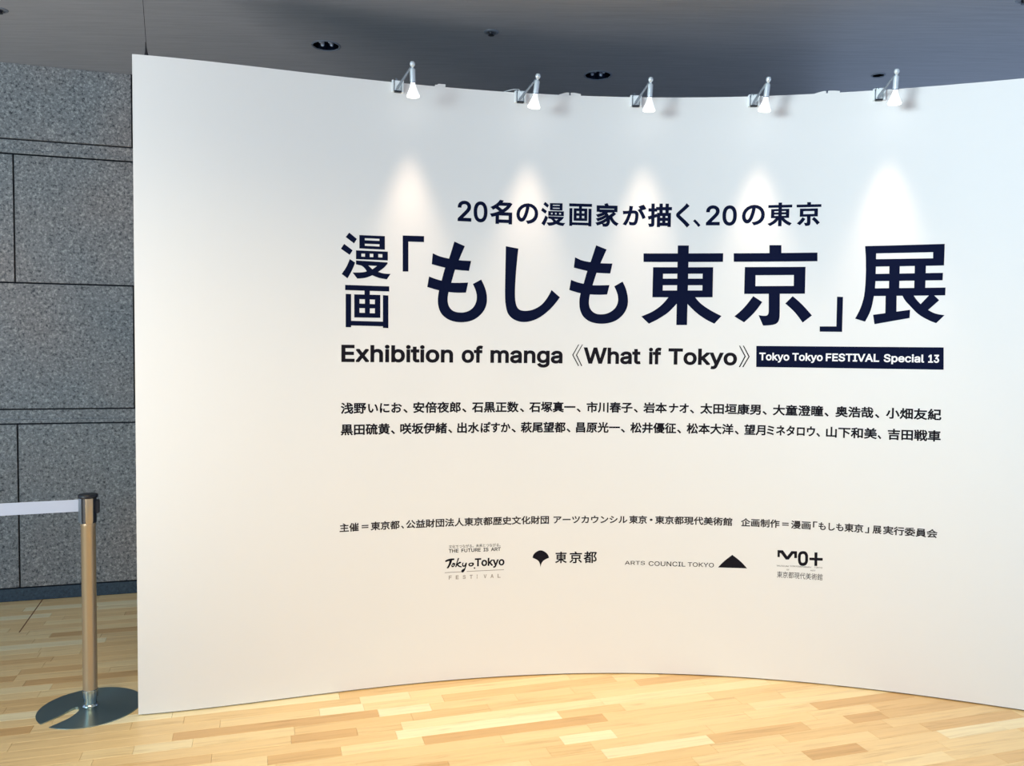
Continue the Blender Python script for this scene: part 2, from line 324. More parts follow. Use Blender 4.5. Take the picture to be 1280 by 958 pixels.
# ------------------------------------------------------------------ lettering
INTER = {"0":[453,"227 -7 -36 4 -33 10 -28 17 -25 24 -20 29 -16 36 -12 42 -7 47 -2 52 2 52 7 47 12 42 16 36 21 30 24 23 29 18 32 10 36 4 35 -4 33 -10 28 -18 25 -23 20 -30 16 -36 12 -42 7 -47 2 -52 -2 -52 -7 -47 -12 -42 -16 -36 -20 -29 -25 -24 -28 -17 -32 -10|227 50 23 2 21 8 19 14 16 18 14 24 10 28 8 32 4 37 2 41 -2 41 -4 37 -8 33 -10 28 -14 23 -16 19 -19 14 -21 8 -23 3 -24 -3 -21 -8 -19 -14 -16 -19 -13 -23 -11 -28 -8 -33 -4 -37 -2 -41 2 -41 4 -37 8 -32 11 -28 13 -24 16 -18 19 -14 21 -8"],"1":[453,"76 0 0 55 315 0 0 -55|276 509 0 -509 -64 0 0 448 -3 0 -123 -90 0 69 112 82"],"2":[453,"64 0 0 47 170 182 18 19 16 18 14 16 12 16 9 14 8 15 5 14 3 15 1 15 -1 18 -4 16 -7 14 -10 12 -11 10 -14 8 -15 6 -17 3 -17 2 -19 -2 -17 -4 -16 -7 -13 -9 -11 -11 -9 -14 -7 -15 -4 -17 -1 -19 -61 0 2 29 7 27 11 24 16 22 19 18 22 14 25 11 28 6 29 3 29 -3 27 -6 25 -10 22 -15 18 -17 15 -20 11 -22 7 -25 2 -26 -1 -18 -3 -18 -6 -18 -8 -19 -12 -19 -15 -21 -19 -24 -23 -26 -27 -29 -114 -120 0 -3 236 0 0 -57"],"3":[453,"218 -7 -30 2 -29 6 -26 9 -25 12 -20 16 -18 19 -13 22 -9 25 -4 28 65 0 3 -17 6 -15 8 -13 11 -11 13 -10 15 -7 17 -5 18 -3 19 -1 20 1 19 4 17 6 16 8 13 11 11 13 8 15 5 17 1 20 -1 18 -5 17 -7 16 -10 15 -14 12 -17 11 -21 7 -25 5 -28 2 -44 0 0 51 131 149 0 4 -218 0 0 57 302 0 0 -48 -161 -183 0 11 36 1 32 -4 29 -10 25 -14 21 -18 17 -22 12 -24 8 -25 2 -28 -3 -29 -7 -26 -13 -24 -16 -21 -21 -18 -24 -15 -28 -10 -30 -7"],"A":[480,"16 0 185 509 75 0 187 -509 -68 0 -108 302 -7 21 -8 23 -8 26 -9 30 -11 36 -12 40 13 0 -12 -41 -11 -35 -9 -31 -9 -26 -7 -23 -6 -20 -106 -302|110 142 0 57 260 0 0 -57"],"C":[510,"267 -7 -42 4 -39 10 -36 18 -31 24 -27 30 -22 36 -17 42 -9 46 -4 51 4 51 9 47 17 41 22 36 27 30 31 25 36 17 39 11 42 4 26 -2 24 -3 23 -7 22 -8 21 -11 19 -14 17 -15 16 -18 13 -20 11 -21 8 -24 6 -25 -65 0 -4 17 -7 15 -8 15 -9 12 -11 11 -12 10 -13 9 -14 7 -15 5 -15 4 -16 2 -17 1 -30 -3 -28 -8 -25 -13 -23 -18 -20 -23 -16 -27 -12 -32 -7 -37 -3 -41 3 -41 7 -36 12 -32 16 -28 20 -23 23 -18 26 -13 27 -7 30 -3 17 1 16 2 15 4 15 5 14 7 13 9 12 9 11 12 9 12 8 14 7 16 4 16 65 0 -6 -25 -8 -23 -11 -21 -13 -20 -15 -18 -18 -15 -19 -14 -20 -11 -22 -8 -24 -7 -24 -4"],"E":[419,"60 0 0 509 312 0 0 -57 -247 0 0 -166 230 0 0 -57 -230 0 0 -172 250 0 0 -57"],"F":[410,"60 0 0 509 309 0 0 -57 -244 0 0 -174 221 0 0 -57 -221 0 0 -221"],"H":[517,"60 0 0 509 65 0 0 -220 267 0 0 220 65 0 0 -509 -65 0 0 232 -267 0 0 -232"],"I":[300,"31 0 0 57 87 0 0 395 -87 0 0 57 238 0 0 -57 -86 0 0 -395 86 0 0 -57"],"K":[467,"104 145 0 71 12 15 12 15 11 15 12 14 11 14 12 14 13 14 12 14 13 13 152 165 84 0 -217 -233 -3 0|60 0 0 509 65 0 0 -175 -1 -109 1 -32 0 -193|372 0 -184 259 40 50 221 -309"],"L":[393,"60 0 0 509 65 0 0 -452 236 0 0 -57"],"M":[628,"60 0 0 509 92 0 125 -322 3 -8 4 -9 3 -11 4 -12 4 -12 4 -12 4 -13 4 -13 4 -13 4 -13 4 -11 3 -11 -15 0 4 10 3 12 4 12 4 12 4 13 4 13 4 13 4 12 4 12 4 11 3 10 3 8 124 322 92 0 0 -509 -64 0 0 291 0 11 0 12 0 13 1 13 0 14 0 15 0 14 1 15 0 15 0 15 1 15 0 14 6 0 -5 -16 -5 -16 -5 -16 -6 -16 -5 -15 -5 -15 -5 -15 -5 -13 -5 -13 -4 -12 -4 -10 -3 -9 -114 -291 -56 0 -116 291 -3 9 -4 10 -4 11 -4 12 -5 14 -5 14 -5 15 -6 16 -5 16 -5 16 -6 17 -6 16 7 0 0 -13 1 -14 0 -14 0 -15 1 -15 0 -14 0 -15 0 -15 1 -14 0 -13 0 -13 0 -11 0 -291"],"N":[523,"60 0 0 509 76 0 207 -326 6 -9 6 -11 8 -12 8 -14 8 -15 9 -15 8 -17 9 -17 9 -18 -9 -1 -2 18 -1 18 -1 18 -1 18 -1 16 0 15 0 14 0 13 0 11 0 314 64 0 0 -509 -76 0 -185 290 -8 13 -8 14 -9 14 -9 15 -9 17 -11 18 -12 21 -13 23 -15 27 11 2 1 -25 1 -23 1 -22 1 -21 1 -18 0 -17 1 -15 0 -12 0 -10 0 -291"],"O":[533,"267 -7 -42 4 -39 10 -36 18 -31 24 -27 30 -22 36 -17 42 -9 46 -4 51 4 51 9 47 17 41 22 36 27 30 31 25 36 17 39 11 42 4 42 -4 39 -11 36 -17 31 -25 27 -30 22 -36 16 -41 10 -47 3 -51 -3 -51 -10 -46 -16 -42 -22 -36 -27 -30 -31 -24 -36 -18 -39 -10|267 53 29 2 28 8 25 13 23 18 20 22 16 28 12 32 8 37 2 41 -2 41 -8 37 -12 33 -16 27 -20 23 -23 18 -25 13 -28 7 -29 3 -30 -3 -27 -8 -26 -12 -23 -18 -19 -23 -17 -28 -12 -32 -7 -37 -3 -41 3 -41 7 -37 12 -32 17 -27 19 -23 23 -18 26 -13 27 -8"],"P":[445,"60 0 0 509 175 0 37 -3 33 -7 27 -12 24 -16 19 -19 15 -22 10 -26 7 -27 2 -29 -2 -30 -7 -27 -10 -26 -15 -22 -19 -20 -24 -16 -27 -12 -33 -7 -37 -2 -126 0 0 56 124 0 24 2 22 4 18 8 15 10 12 13 9 15 6 16 4 18 1 20 -1 19 -4 18 -6 17 -9 14 -12 12 -15 11 -18 7 -22 5 -25 1 -107 0 0 -452"],"R":[449,"60 0 0 509 176 0 37 -3 32 -6 28 -11 23 -16 20 -18 14 -22 11 -25 6 -27 2 -29 -2 -29 -6 -27 -11 -25 -14 -21 -20 -18 -23 -15 -28 -11 -32 -6 -37 -2 -140 0 0 57 138 0 24 1 22 4 18 7 15 9 12 11 9 13 6 16 4 17 1 19 -1 19 -4 18 -6 16 -9 14 -12 11 -15 10 -19 6 -21 5 -25 1 -108 0 0 -452|353 0 -123 229 73 0 125 -229"],"S":[447,"224 -9 -36 2 -32 6 -28 10 -26 14 -21 17 -17 20 -13 23 -9 26 -4 28 66 0 4 -19 6 -16 9 -14 13 -12 14 -10 16 -7 19 -6 19 -3 20 -1 22 1 21 4 19 6 17 9 14 10 12 13 9 14 6 16 2 17 -2 15 -4 14 -8 11 -10 10 -12 8 -14 8 -16 6 -17 6 -18 5 -61 17 -39 14 -33 16 -26 20 -19 24 -11 28 -4 31 2 28 8 25 13 23 17 20 21 16 25 14 27 10 30 6 32 2 32 -2 30 -6 27 -10 24 -14 20 -16 17 -19 13 -22 8 -24 3 -25 -64 0 -5 24 -12 19 -18 16 -22 12 -26 7 -29 3 -21 -2 -19 -3 -18 -6 -15 -8 -13 -10 -10 -12 -8 -13 -4 -14 -2 -15 2 -17 5 -14 9 -11 11 -10 13 -9 14 -7 15 -6 14 -5 14 -4 52 -14 15 -4 16 -5 17 -6 16 -8 16 -8 15 -10 13 -12 12 -13 11 -15 7 -18 5 -19 1 -22 -2 -27 -7 -25 -13 -23 -16 -21 -21 -18 -26 -14 -29 -11 -33 -7"],"T":[449,"32 452 0 57 385 0 0 -57 -160 0 0 -452 -64 0 0 452"],"U":[517,"259 -8 -39 2 -34 8 -32 13 -28 18 -23 22 -18 25 -14 28 -8 32 -3 33 0 336 64 0 0 -331 2 -23 6 -22 9 -20 12 -18 16 -15 18 -12 21 -9 24 -6 27 -1 26 1 24 6 22 9 18 12 15 15 13 18 8 20 6 22 2 23 0 331 64 0 0 -336 -3 -33 -8 -32 -13 -28 -19 -25 -23 -22 -28 -18 -31 -13 -35 -8"],"V":[480,"204 0 -188 509 68 0 108 -303 7 -19 8 -23 8 -27 10 -31 11 -35 12 -40 -13 0 12 40 10 36 10 31 9 27 7 22 7 19 105 303 68 0 -185 -509"],"W":[686,"155 0 -139 509 66 0 81 -313 4 -17 5 -17 3 -17 4 -17 4 -17 4 -17 3 -18 4 -18 3 -18 -8 0 4 18 3 18 4 18 3 17 4 17 4 17 4 17 5 17 4 17 82 313 74 0 82 -313 4 -17 4 -17 4 -17 4 -17 4 -17 4 -17 4 -18 4 -18 3 -18 -9 0 4 18 3 18 4 18 4 17 3 17 4 17 5 17 4 17 4 17 80 313 67 0 -140 -509 -75 0 -87 323 -6 22 -5 23 -6 23 -5 26 -5 28 -5 30 14 0 -5 -29 -5 -26 -5 -25 -5 -24 -6 -24 -6 -24 -88 -323"],"Y":[472,"203 0 0 208 -187 301 75 0 101 -165 11 -17 10 -18 9 -17 9 -18 9 -20 10 -24 -26 0 9 24 9 21 9 18 9 17 10 17 10 17 101 165 74 0 -187 -301 0 -208"],"a":[389,"160 -9 -23 2 -22 4 -21 8 -18 10 -16 14 -12 16 -10 18 -6 21 -2 24 2 20 4 18 7 15 10 13 11 10 14 9 14 7 16 6 17 5 18 3 18 3 17 3 22 3 18 2 16 2 13 2 10 2 8 4 6 5 3 6 2 9 0 2 -1 15 -3 13 -5 12 -7 10 -9 8 -11 7 -13 5 -15 3 -16 1 -18 -1 -15 -3 -14 -5 -12 -6 -10 -7 -9 -8 -8 -9 -6 -9 -4 -9 -59 17 10 22 13 18 15 15 16 12 19 10 19 7 20 5 20 3 21 1 14 0 15 -2 16 -3 16 -4 16 -6 15 -9 14 -10 12 -14 10 -16 8 -19 5 -23 2 -27 0 -251 -60 0 0 52 -5 0 -5 -9 -7 -9 -8 -9 -10 -9 -13 -8 -14 -7 -16 -5 -18 -3|170 45 22 2 19 4 17 8 14 9 12 12 9 13 7 15 4 14 2 16 0 52 -4 -3 -5 -3 -8 -2 -8 -2 -10 -2 -10 -2 -10 -2 -11 -1 -10 -2 -9 -1 -9 -1 -7 -1 -14 -2 -14 -3 -13 -4 -12 -6 -10 -6 -9 -8 -6 -9 -4 -12 -1 -13 1 -12 3 -11 6 -10 7 -8 10 -7 11 -5 12 -4 14 -2"],"b":[424,"229 -8 -21 1 -19 4 -17 7 -13 8 -12 9 -9 10 -8 10 -7 9 -5 9 -6 0 0 -59 -59 0 0 509 61 0 0 -190 4 0 5 8 7 9 7 10 10 9 11 9 13 9 17 6 19 4 22 1 30 -2 28 -8 26 -13 22 -19 19 -22 16 -27 11 -32 7 -34 2 -38 -2 -38 -7 -35 -11 -32 -15 -27 -19 -23 -23 -18 -25 -13 -28 -9|220 47 22 2 20 6 17 11 15 14 12 17 10 20 7 22 4 24 1 26 -1 26 -4 24 -7 22 -9 20 -12 17 -15 13 -18 11 -19 6 -23 2 -22 -2 -20 -6 -17 -10 -14 -13 -13 -17 -9 -19 -7 -22 -4 -25 -1 -27 1 -27 4 -24 7 -23 10 -20 12 -17 15 -13 17 -10 19 -6"],"c":[396,"207 -8 -33 3 -30 8 -27 13 -24 19 -21 23 -16 27 -12 31 -7 34 -3 37 3 38 7 35 12 31 16 27 21 23 24 19 27 14 30 8 33 2 19 0 17 -3 17 -4 16 -6 15 -7 14 -8 13 -10 12 -11 10 -13 9 -14 7 -15 6 -16 -59 -15 -3 10 -5 9 -5 8 -6 8 -6 7 -8 7 -9 5 -9 5 -10 4 -11 3 -11 1 -13 1 -23 -2 -21 -7 -18 -11 -15 -14 -12 -18 -10 -20 -6 -22 -4 -24 -2 -25 2 -24 4 -24 6 -22 10 -20 12 -17 15 -14 18 -11 21 -6 23 -3 13 1 12 2 11 3 10 3 9 5 9 6 8 7 6 7 7 9 5 9 4 9 3 10 59 -15 -6 -16 -7 -16 -9 -14 -10 -13 -12 -11 -13 -11 -14 -9 -15 -7 -16 -6 -17 -4 -18 -2"],"e":[404,"212 -8 -35 3 -32 8 -28 13 -25 19 -20 23 -16 27 -12 31 -7 34 -3 37 2 37 8 34 11 32 16 27 20 23 24 19 27 14 30 9 33 2 21 -1 20 -3 20 -6 19 -8 18 -11 16 -14 15 -17 13 -19 10 -23 8 -26 5 -29 1 -33 0 -25 -296 0 0 52 263 0 -28 -19 -2 24 -4 22 -6 21 -10 17 -11 15 -14 13 -17 9 -19 5 -22 2 -22 -2 -19 -5 -18 -10 -15 -12 -12 -15 -10 -16 -7 -19 -5 -20 -1 -20 0 -33 2 -27 4 -24 8 -21 11 -18 14 -15 16 -12 18 -8 21 -5 22 -2 15 1 14 2 13 4 11 5 11 7 9 8 9 9 6 11 6 12 59 -14 -7 -19 -10 -17 -13 -16 -15 -13 -18 -12 -19 -10 -22 -7 -24 -4"],"f":[254,"228 379 0 -52 -222 0 0 52|81 0 0 432 1 20 5 18 9 16 11 13 13 11 15 9 17 6 17 4 18 1 14 0 11 -1 10 -2 9 -2 7 -2 5 -2 -16 -53 -3 2 -4 1 -5 1 -6 1 -7 1 -7 0 -17 -2 -14 -4 -10 -8 -7 -11 -4 -14 -1 -16 0 -419"],"g":[425,"207 -151 -27 2 -24 3 -22 6 -20 8 -17 10 -15 12 -12 13 -11 13 -8 15 50 28 6 -8 7 -8 8 -9 9 -8 11 -8 12 -6 15 -5 18 -3 20 -1 29 2 25 8 21 12 16 17 10 24 3 28 0 74 -5 0 -5 -8 -7 -9 -7 -10 -10 -9 -11 -9 -14 -7 -16 -6 -19 -4 -22 -1 -30 2 -27 7 -25 13 -23 16 -19 22 -16 25 -12 30 -7 34 -2 37 2 38 7 34 12 30 16 27 19 22 22 19 26 13 28 8 30 2 22 -1 19 -4 16 -6 14 -8 12 -9 9 -10 8 -10 6 -9 6 -8 5 0 0 60 59 0 0 -388 -2 -31 -7 -27 -13 -23 -16 -19 -20 -15 -23 -12 -26 -8 -28 -5|205 59 22 2 19 5 18 9 14 12 12 16 10 18 7 21 4 24 1 27 -1 26 -4 23 -7 22 -9 19 -12 16 -15 13 -17 10 -20 6 -22 2 -23 -2 -19 -6 -18 -10 -15 -14 -12 -16 -9 -20 -7 -21 -4 -23 -2 -25 2 -26 4 -23 7 -21 9 -19 13 -16 14 -12 18 -10 20 -5"],"h":[410,"114 227 0 -227 -61 0 0 509 61 0 0 -222 -12 0 14 32 16 25 20 18 23 12 25 8 27 2 25 -1 23 -6 20 -8 18 -13 15 -16 13 -19 9 -23 5 -27 2 -31 0 -240 -61 0 0 235 -3 28 -7 23 -13 18 -17 14 -21 8 -25 3 -18 -1 -16 -4 -15 -7 -14 -9 -11 -11 -10 -14 -7 -17 -4 -18"],"i":[167,"53 0 0 379 61 0 0 -379|84 443 -11 1 -10 4 -9 7 -7 8 -4 9 -2 11 2 11 4 10 7 8 9 6 10 4 11 2 11 -2 10 -4 9 -6 7 -8 4 -10 1 -11 -1 -11 -4 -9 -7 -8 -9 -7 -10 -4"],"k":[381,"110 137 0 75 11 0 163 167 76 0 -176 -180 -7 0|53 0 0 509 61 0 0 -509|294 0 -146 186 43 43 181 -229"],"l":[189,"139 -2 -27 2 -21 8 -17 12 -12 17 -7 22 -2 25 0 425 61 0 0 -410 0 -16 3 -12 3 -9 6 -5 9 -4 11 -1 6 0 5 0 3 1 4 0 3 1 3 0 11 -51 -6 -2 -6 -1 -7 -1 -8 -1 -7 0"],"m":[610,"53 0 0 379 59 0 0 -84 -4 0 6 19 8 17 10 15 12 12 14 10 14 8 15 6 16 3 16 1 26 -3 23 -8 19 -14 16 -19 11 -22 7 -25 -9 0 6 17 8 17 11 14 13 13 14 10 17 9 17 6 19 4 20 1 21 -1 20 -5 19 -8 17 -11 15 -15 12 -18 9 -21 5 -24 2 -28 0 -255 -61 0 0 254 -3 25 -8 19 -12 15 -17 10 -18 6 -19 1 -17 -1 -15 -3 -13 -6 -11 -8 -10 -10 -8 -12 -5 -13 -4 -14 -1 -16 0 -247 -61 0 0 260 -2 20 -7 17 -12 14 -15 11 -18 6 -21 2 -14 -1 -14 -3 -13 -6 -13 -8 -10 -10 -9 -13 -7 -15 -4 -17 -1 -19 0 -238"],"n":[410,"114 227 0 -227 -61 0 0 379 59 0 0 -92 -10 0 14 32 16 25 20 18 23 12 25 8 27 2 25 -1 23 -6 20 -8 18 -13 15 -16 13 -19 9 -23 5 -27 2 -31 0 -240 -61 0 0 235 -3 28 -7 23 -13 18 -17 14 -21 8 -25 3 -18 -1 -16 -4 -15 -7 -14 -9 -11 -11 -10 -14 -7 -17 -4 -18"],"o":[415,"207 -8 -33 3 -30 8 -27 13 -24 19 -21 23 -16 27 -12 31 -7 34 -3 37 3 38 7 35 12 31 16 27 21 23 24 19 27 14 30 8 33 2 34 -2 30 -8 28 -14 24 -19 20 -23 16 -27 12 -31 8 -35 2 -38 -2 -37 -8 -34 -12 -31 -16 -27 -20 -23 -24 -19 -28 -13 -30 -8|207 46 24 3 21 6 18 11 15 14 13 17 9 20 7 22 4 24 1 24 -1 25 -4 24 -7 22 -9 20 -13 18 -15 14 -18 11 -21 7 -24 2 -23 -2 -21 -7 -18 -11 -15 -14 -12 -18 -10 -20 -6 -22 -4 -24 -2 -25 2 -24 4 -24 6 -22 10 -20 12 -17 15 -14 18 -11 21 -6"],"p":[424,"53 -143 0 522 59 0 0 -60 6 0 5 8 7 9 7 10 10 9 11 9 13 9 17 6 19 4 22 1 30 -2 28 -8 26 -13 22 -19 19 -22 16 -27 11 -32 7 -34 2 -38 -2 -38 -7 -35 -11 -32 -15 -27 -19 -23 -23 -18 -25 -13 -28 -9 -31 -2 -21 1 -19 4 -16 7 -14 8 -12 9 -9 10 -8 10 -6 9 -6 9 -4 0 0 -202|220 47 22 2 20 6 17 11 15 14 12 17 10 20 7 22 4 24 1 26 -1 26 -4 24 -7 22 -9 20 -12 17 -15 13 -18 11 -19 6 -23 2 -22 -2 -20 -6 -17 -10 -14 -13 -13 -17 -9 -19 -7 -22 -4 -25 -1 -27 1 -27 4 -24 7 -23 10 -20 12 -17 15 -13 17 -10 19 -6"],"t":[227,"204 379 0 -52 -198 0 0 52|65 471 61 0 0 -373 1 -15 3 -13 6 -9 8 -6 12 -4 14 -1 5 0 5 0 5 1 6 1 6 1 5 1 11 -52 -6 -2 -7 -2 -8 -1 -8 0 -8 -1 -8 0 -30 3 -25 8 -21 14 -15 20 -9 23 -3 29"],"x":[379,"21 0 150 218 0 -47 -142 208 71 0 47 -73 12 -19 11 -17 9 -17 9 -16 10 -16 9 -15 -32 0 10 15 9 16 8 16 9 17 11 17 11 19 49 73 70 0 -143 -210 0 45 149 -214 -71 0 -56 85 -12 18 -10 17 -9 16 -9 16 -9 15 -9 15 32 0 -10 -15 -8 -15 -9 -16 -8 -16 -10 -17 -12 -18 -57 -85"],"y":[389,"47 -139 14 53 10 -1 12 -2 11 -1 10 1 9 3 9 5 8 7 8 10 7 13 6 15 12 35 -146 380 67 0 81 -224 8 -23 7 -23 7 -22 6 -23 6 -22 7 -21 -22 0 6 21 6 22 6 23 7 23 7 22 8 23 81 224 66 0 -167 -437 -8 -19 -9 -16 -10 -14 -12 -12 -12 -9 -14 -8 -14 -5 -16 -3 -18 -1 -9 0 -9 1 -8 1 -8 1 -5 2"]}
def unpack_loops(s):
    out = []
    for lp in s.split('|'):
        a = [int(x) for x in lp.split()]; pts = [(a[0]/1000, a[1]/1000)]
        for k in range(2, len(a), 2): pts.append((pts[-1][0]+a[k]/1000, pts[-1][1]+a[k+1]/1000))
        out.append(pts)
    return out
def signed(l): return sum(l[i][0]*l[(i+1) % len(l)][1]-l[(i+1) % len(l)][0]*l[i][1] for i in range(len(l)))/2
_cache = {}
def glyph(ch):
    """closed outlines of one character in em units, outer ones counter-clockwise; and its advance"""
    if ch in _cache: return _cache[ch]
    if ch in INTER:
        adv, s = INTER[ch]; lps = [l[::-1] for l in unpack_loops(s)] if s else []
        _cache[ch] = (lps, adv/1000); return _cache[ch]
    c = bpy.data.curves.new('glyph', 'FONT'); c.body = ch; c.fill_mode = 'NONE'; c.resolution_u = 5
    o = bpy.data.objects.new('glyph', c); C.objects.link(o); bpy.context.view_layer.update()
    m = bpy.data.meshes.new_from_object(o.evaluated_get(bpy.context.evaluated_depsgraph_get()))
    adj = {}
    for e in m.edges:
        a, b = e.vertices; adj.setdefault(a, []).append(b); adj.setdefault(b, []).append(a)
    seen = set(); lps = []
    for s in range(len(m.vertices)):
        if s in seen or s not in adj: continue
        lp = [s]; seen.add(s); nx = s+1 if s+1 in adj[s] else adj[s][0]
        while nx not in seen:
            lp.append(nx); seen.add(nx); k = [q for q in adj[nx] if q not in seen]
            if not k: break
            nx = k[0]
        if len(lp) > 2: lps.append([(m.vertices[k].co.x, m.vertices[k].co.y) for k in lp])
    bpy.data.objects.remove(o); bpy.data.curves.remove(c); bpy.data.meshes.remove(m)
    _cache[ch] = (lps, 1.0); return _cache[ch]
def offset(lp, w):
    """move a loop outward (to the right of its direction) by w, mitred"""
    if abs(w) < 1e-9: return lp
    pts = [lp[0]]
    for p in lp[1:]:
        if math.hypot(p[0]-pts[-1][0], p[1]-pts[-1][1]) > 1e-6: pts.append(p)
    if math.hypot(pts[0][0]-pts[-1][0], pts[0][1]-pts[-1][1]) < 1e-6: pts.pop()
    n = len(pts); out = []
    for i in range(n):
        a, b, c = pts[i-1], pts[i], pts[(i+1) % n]
        d1 = (b[0]-a[0], b[1]-a[1]); l1 = math.hypot(*d1); d2 = (c[0]-b[0], c[1]-b[1]); l2 = math.hypot(*d2)
        n1 = (d1[1]/l1, -d1[0]/l1); n2 = (d2[1]/l2, -d2[0]/l2)
        m = (n1[0]+n2[0], n1[1]+n2[1]); q = 1+n1[0]*n2[0]+n1[1]*n2[1]
        if q < 0.4:
            out.append((b[0]+n1[0]*w, b[1]+n1[1]*w)); out.append((b[0]+n2[0]*w, b[1]+n2[1]*w))
        else: out.append((b[0]+m[0]*w/q, b[1]+m[1]*w/q))
    return out
def fill(loops, grid=0.03):
    """triangles of the non-zero union of oriented loops (metres), cut at vertical lines so that they follow the curve"""
    K = 1000.0; vs = []; es = []; A0 = []; B0 = []
    for lp in loops:
        k = len(vs); m = len(lp)
        vs += [Vector((x*K, y*K)) for x, y in lp]; es += [(k+i, k+(i+1) % m) for i in range(m)]
        for i in range(m): A0.append(lp[i]); B0.append(lp[(i+1) % m])
    x0 = min(v.x for v in vs); x1 = max(v.x for v in vs); y0 = min(v.y for v in vs)-1; y1 = max(v.y for v in vs)+1
    g = math.ceil(x0/(grid*K))*grid*K
    while g < x1:
        k = len(vs); vs += [Vector((g, y0)), Vector((g, y1))]; es.append((k, k+1)); g += grid*K
    v, e, f, *_ = delaunay_2d_cdt(vs, es, [], 0, 1e-4)
    if not f: return [], []
    V = np.array([(p.x, p.y) for p in v])/K; T = np.array([t for t in f if len(t) == 3]); c = V[T].mean(axis=1)
    a = np.array(A0); b = np.array(B0)
    cy = c[:, 1:2]; up = (a[None, :, 1] <= cy) & (b[None, :, 1] > cy); dn = (a[None, :, 1] > cy) & (b[None, :, 1] <= cy)
    side = (b[None, :, 0]-a[None, :, 0])*(cy-a[None, :, 1])-(c[:, 0:1]-a[None, :, 0])*(b[None, :, 1]-a[None, :, 1])
    wn = (up & (side > 0)).sum(1)-(dn & (side < 0)).sum(1)
    return V, T[wn > 0]
class Ink:
    def __init__(self): self.v = []; self.f = []
    def add(self, loops):
        V, T = fill(loops)
        if len(T) == 0: return
        k = len(self.v); used = {}; 
        for t in T:
            q = []
            for i in t:
                i = int(i)
                if i not in used: used[i] = len(self.v); self.v.append(tuple(V[i]))
                q.append(used[i])
            self.f.append(tuple(q))
    def build(self, name, m, parent, off=0.0006):
        me = bpy.data.meshes.new(name); me.from_pydata([P(x, y, off) for x, y in self.v], [], self.f)
        return obj(name, me, m, parent)
def set_chunks(ink, chunks, w, wl=None, own={}):
    for mode, t, a, b, v0, v1 in chunks:
        a, b, v0, v1 = a/1e4, b/1e4, v0/1e4, v1/1e4
        ww = w if wl is None or ord(t[0]) > 0x2000 else wl
        ww = ww*(v1-v0)
        x = 0.0; gl = []; sp_ = 0.08*(mode == 'S')
        for ch in t:
            if ch == ' ': x += 0.33; continue
            lps, adv = own.get(ch) or glyph(ch)
            if ch in own: ww = 0.005*(v1-v0)
            gl.append([[(px+x, py) for px, py in lp] for lp in lps]); x += adv+sp_
        xs = [p[0] for g in gl for lp in g for p in lp]; ys = [p[1] for g in gl for lp in g for p in lp]
        lo, hi = min(xs), max(xs)
        if mode in 'BS': y0, y1 = min(ys), max(ys)
        elif mode == 'L': y0, y1 = 0.0, 0.727*CAPK
        else: y0, y1 = -0.078, 0.838
        sx = (b-a-2*ww)/(hi-lo); sy = (v1-v0-2*ww)/(y1-y0)
        if sx <= 0: sx = (b-a)/(hi-lo); ww = 0
        for g in gl:
            ink.add([offset([(a+ww+(px-lo)*sx, v0+ww+(py-y0)*sy) for px, py in lp], ww) for lp in g])
CAPK = 0.70014
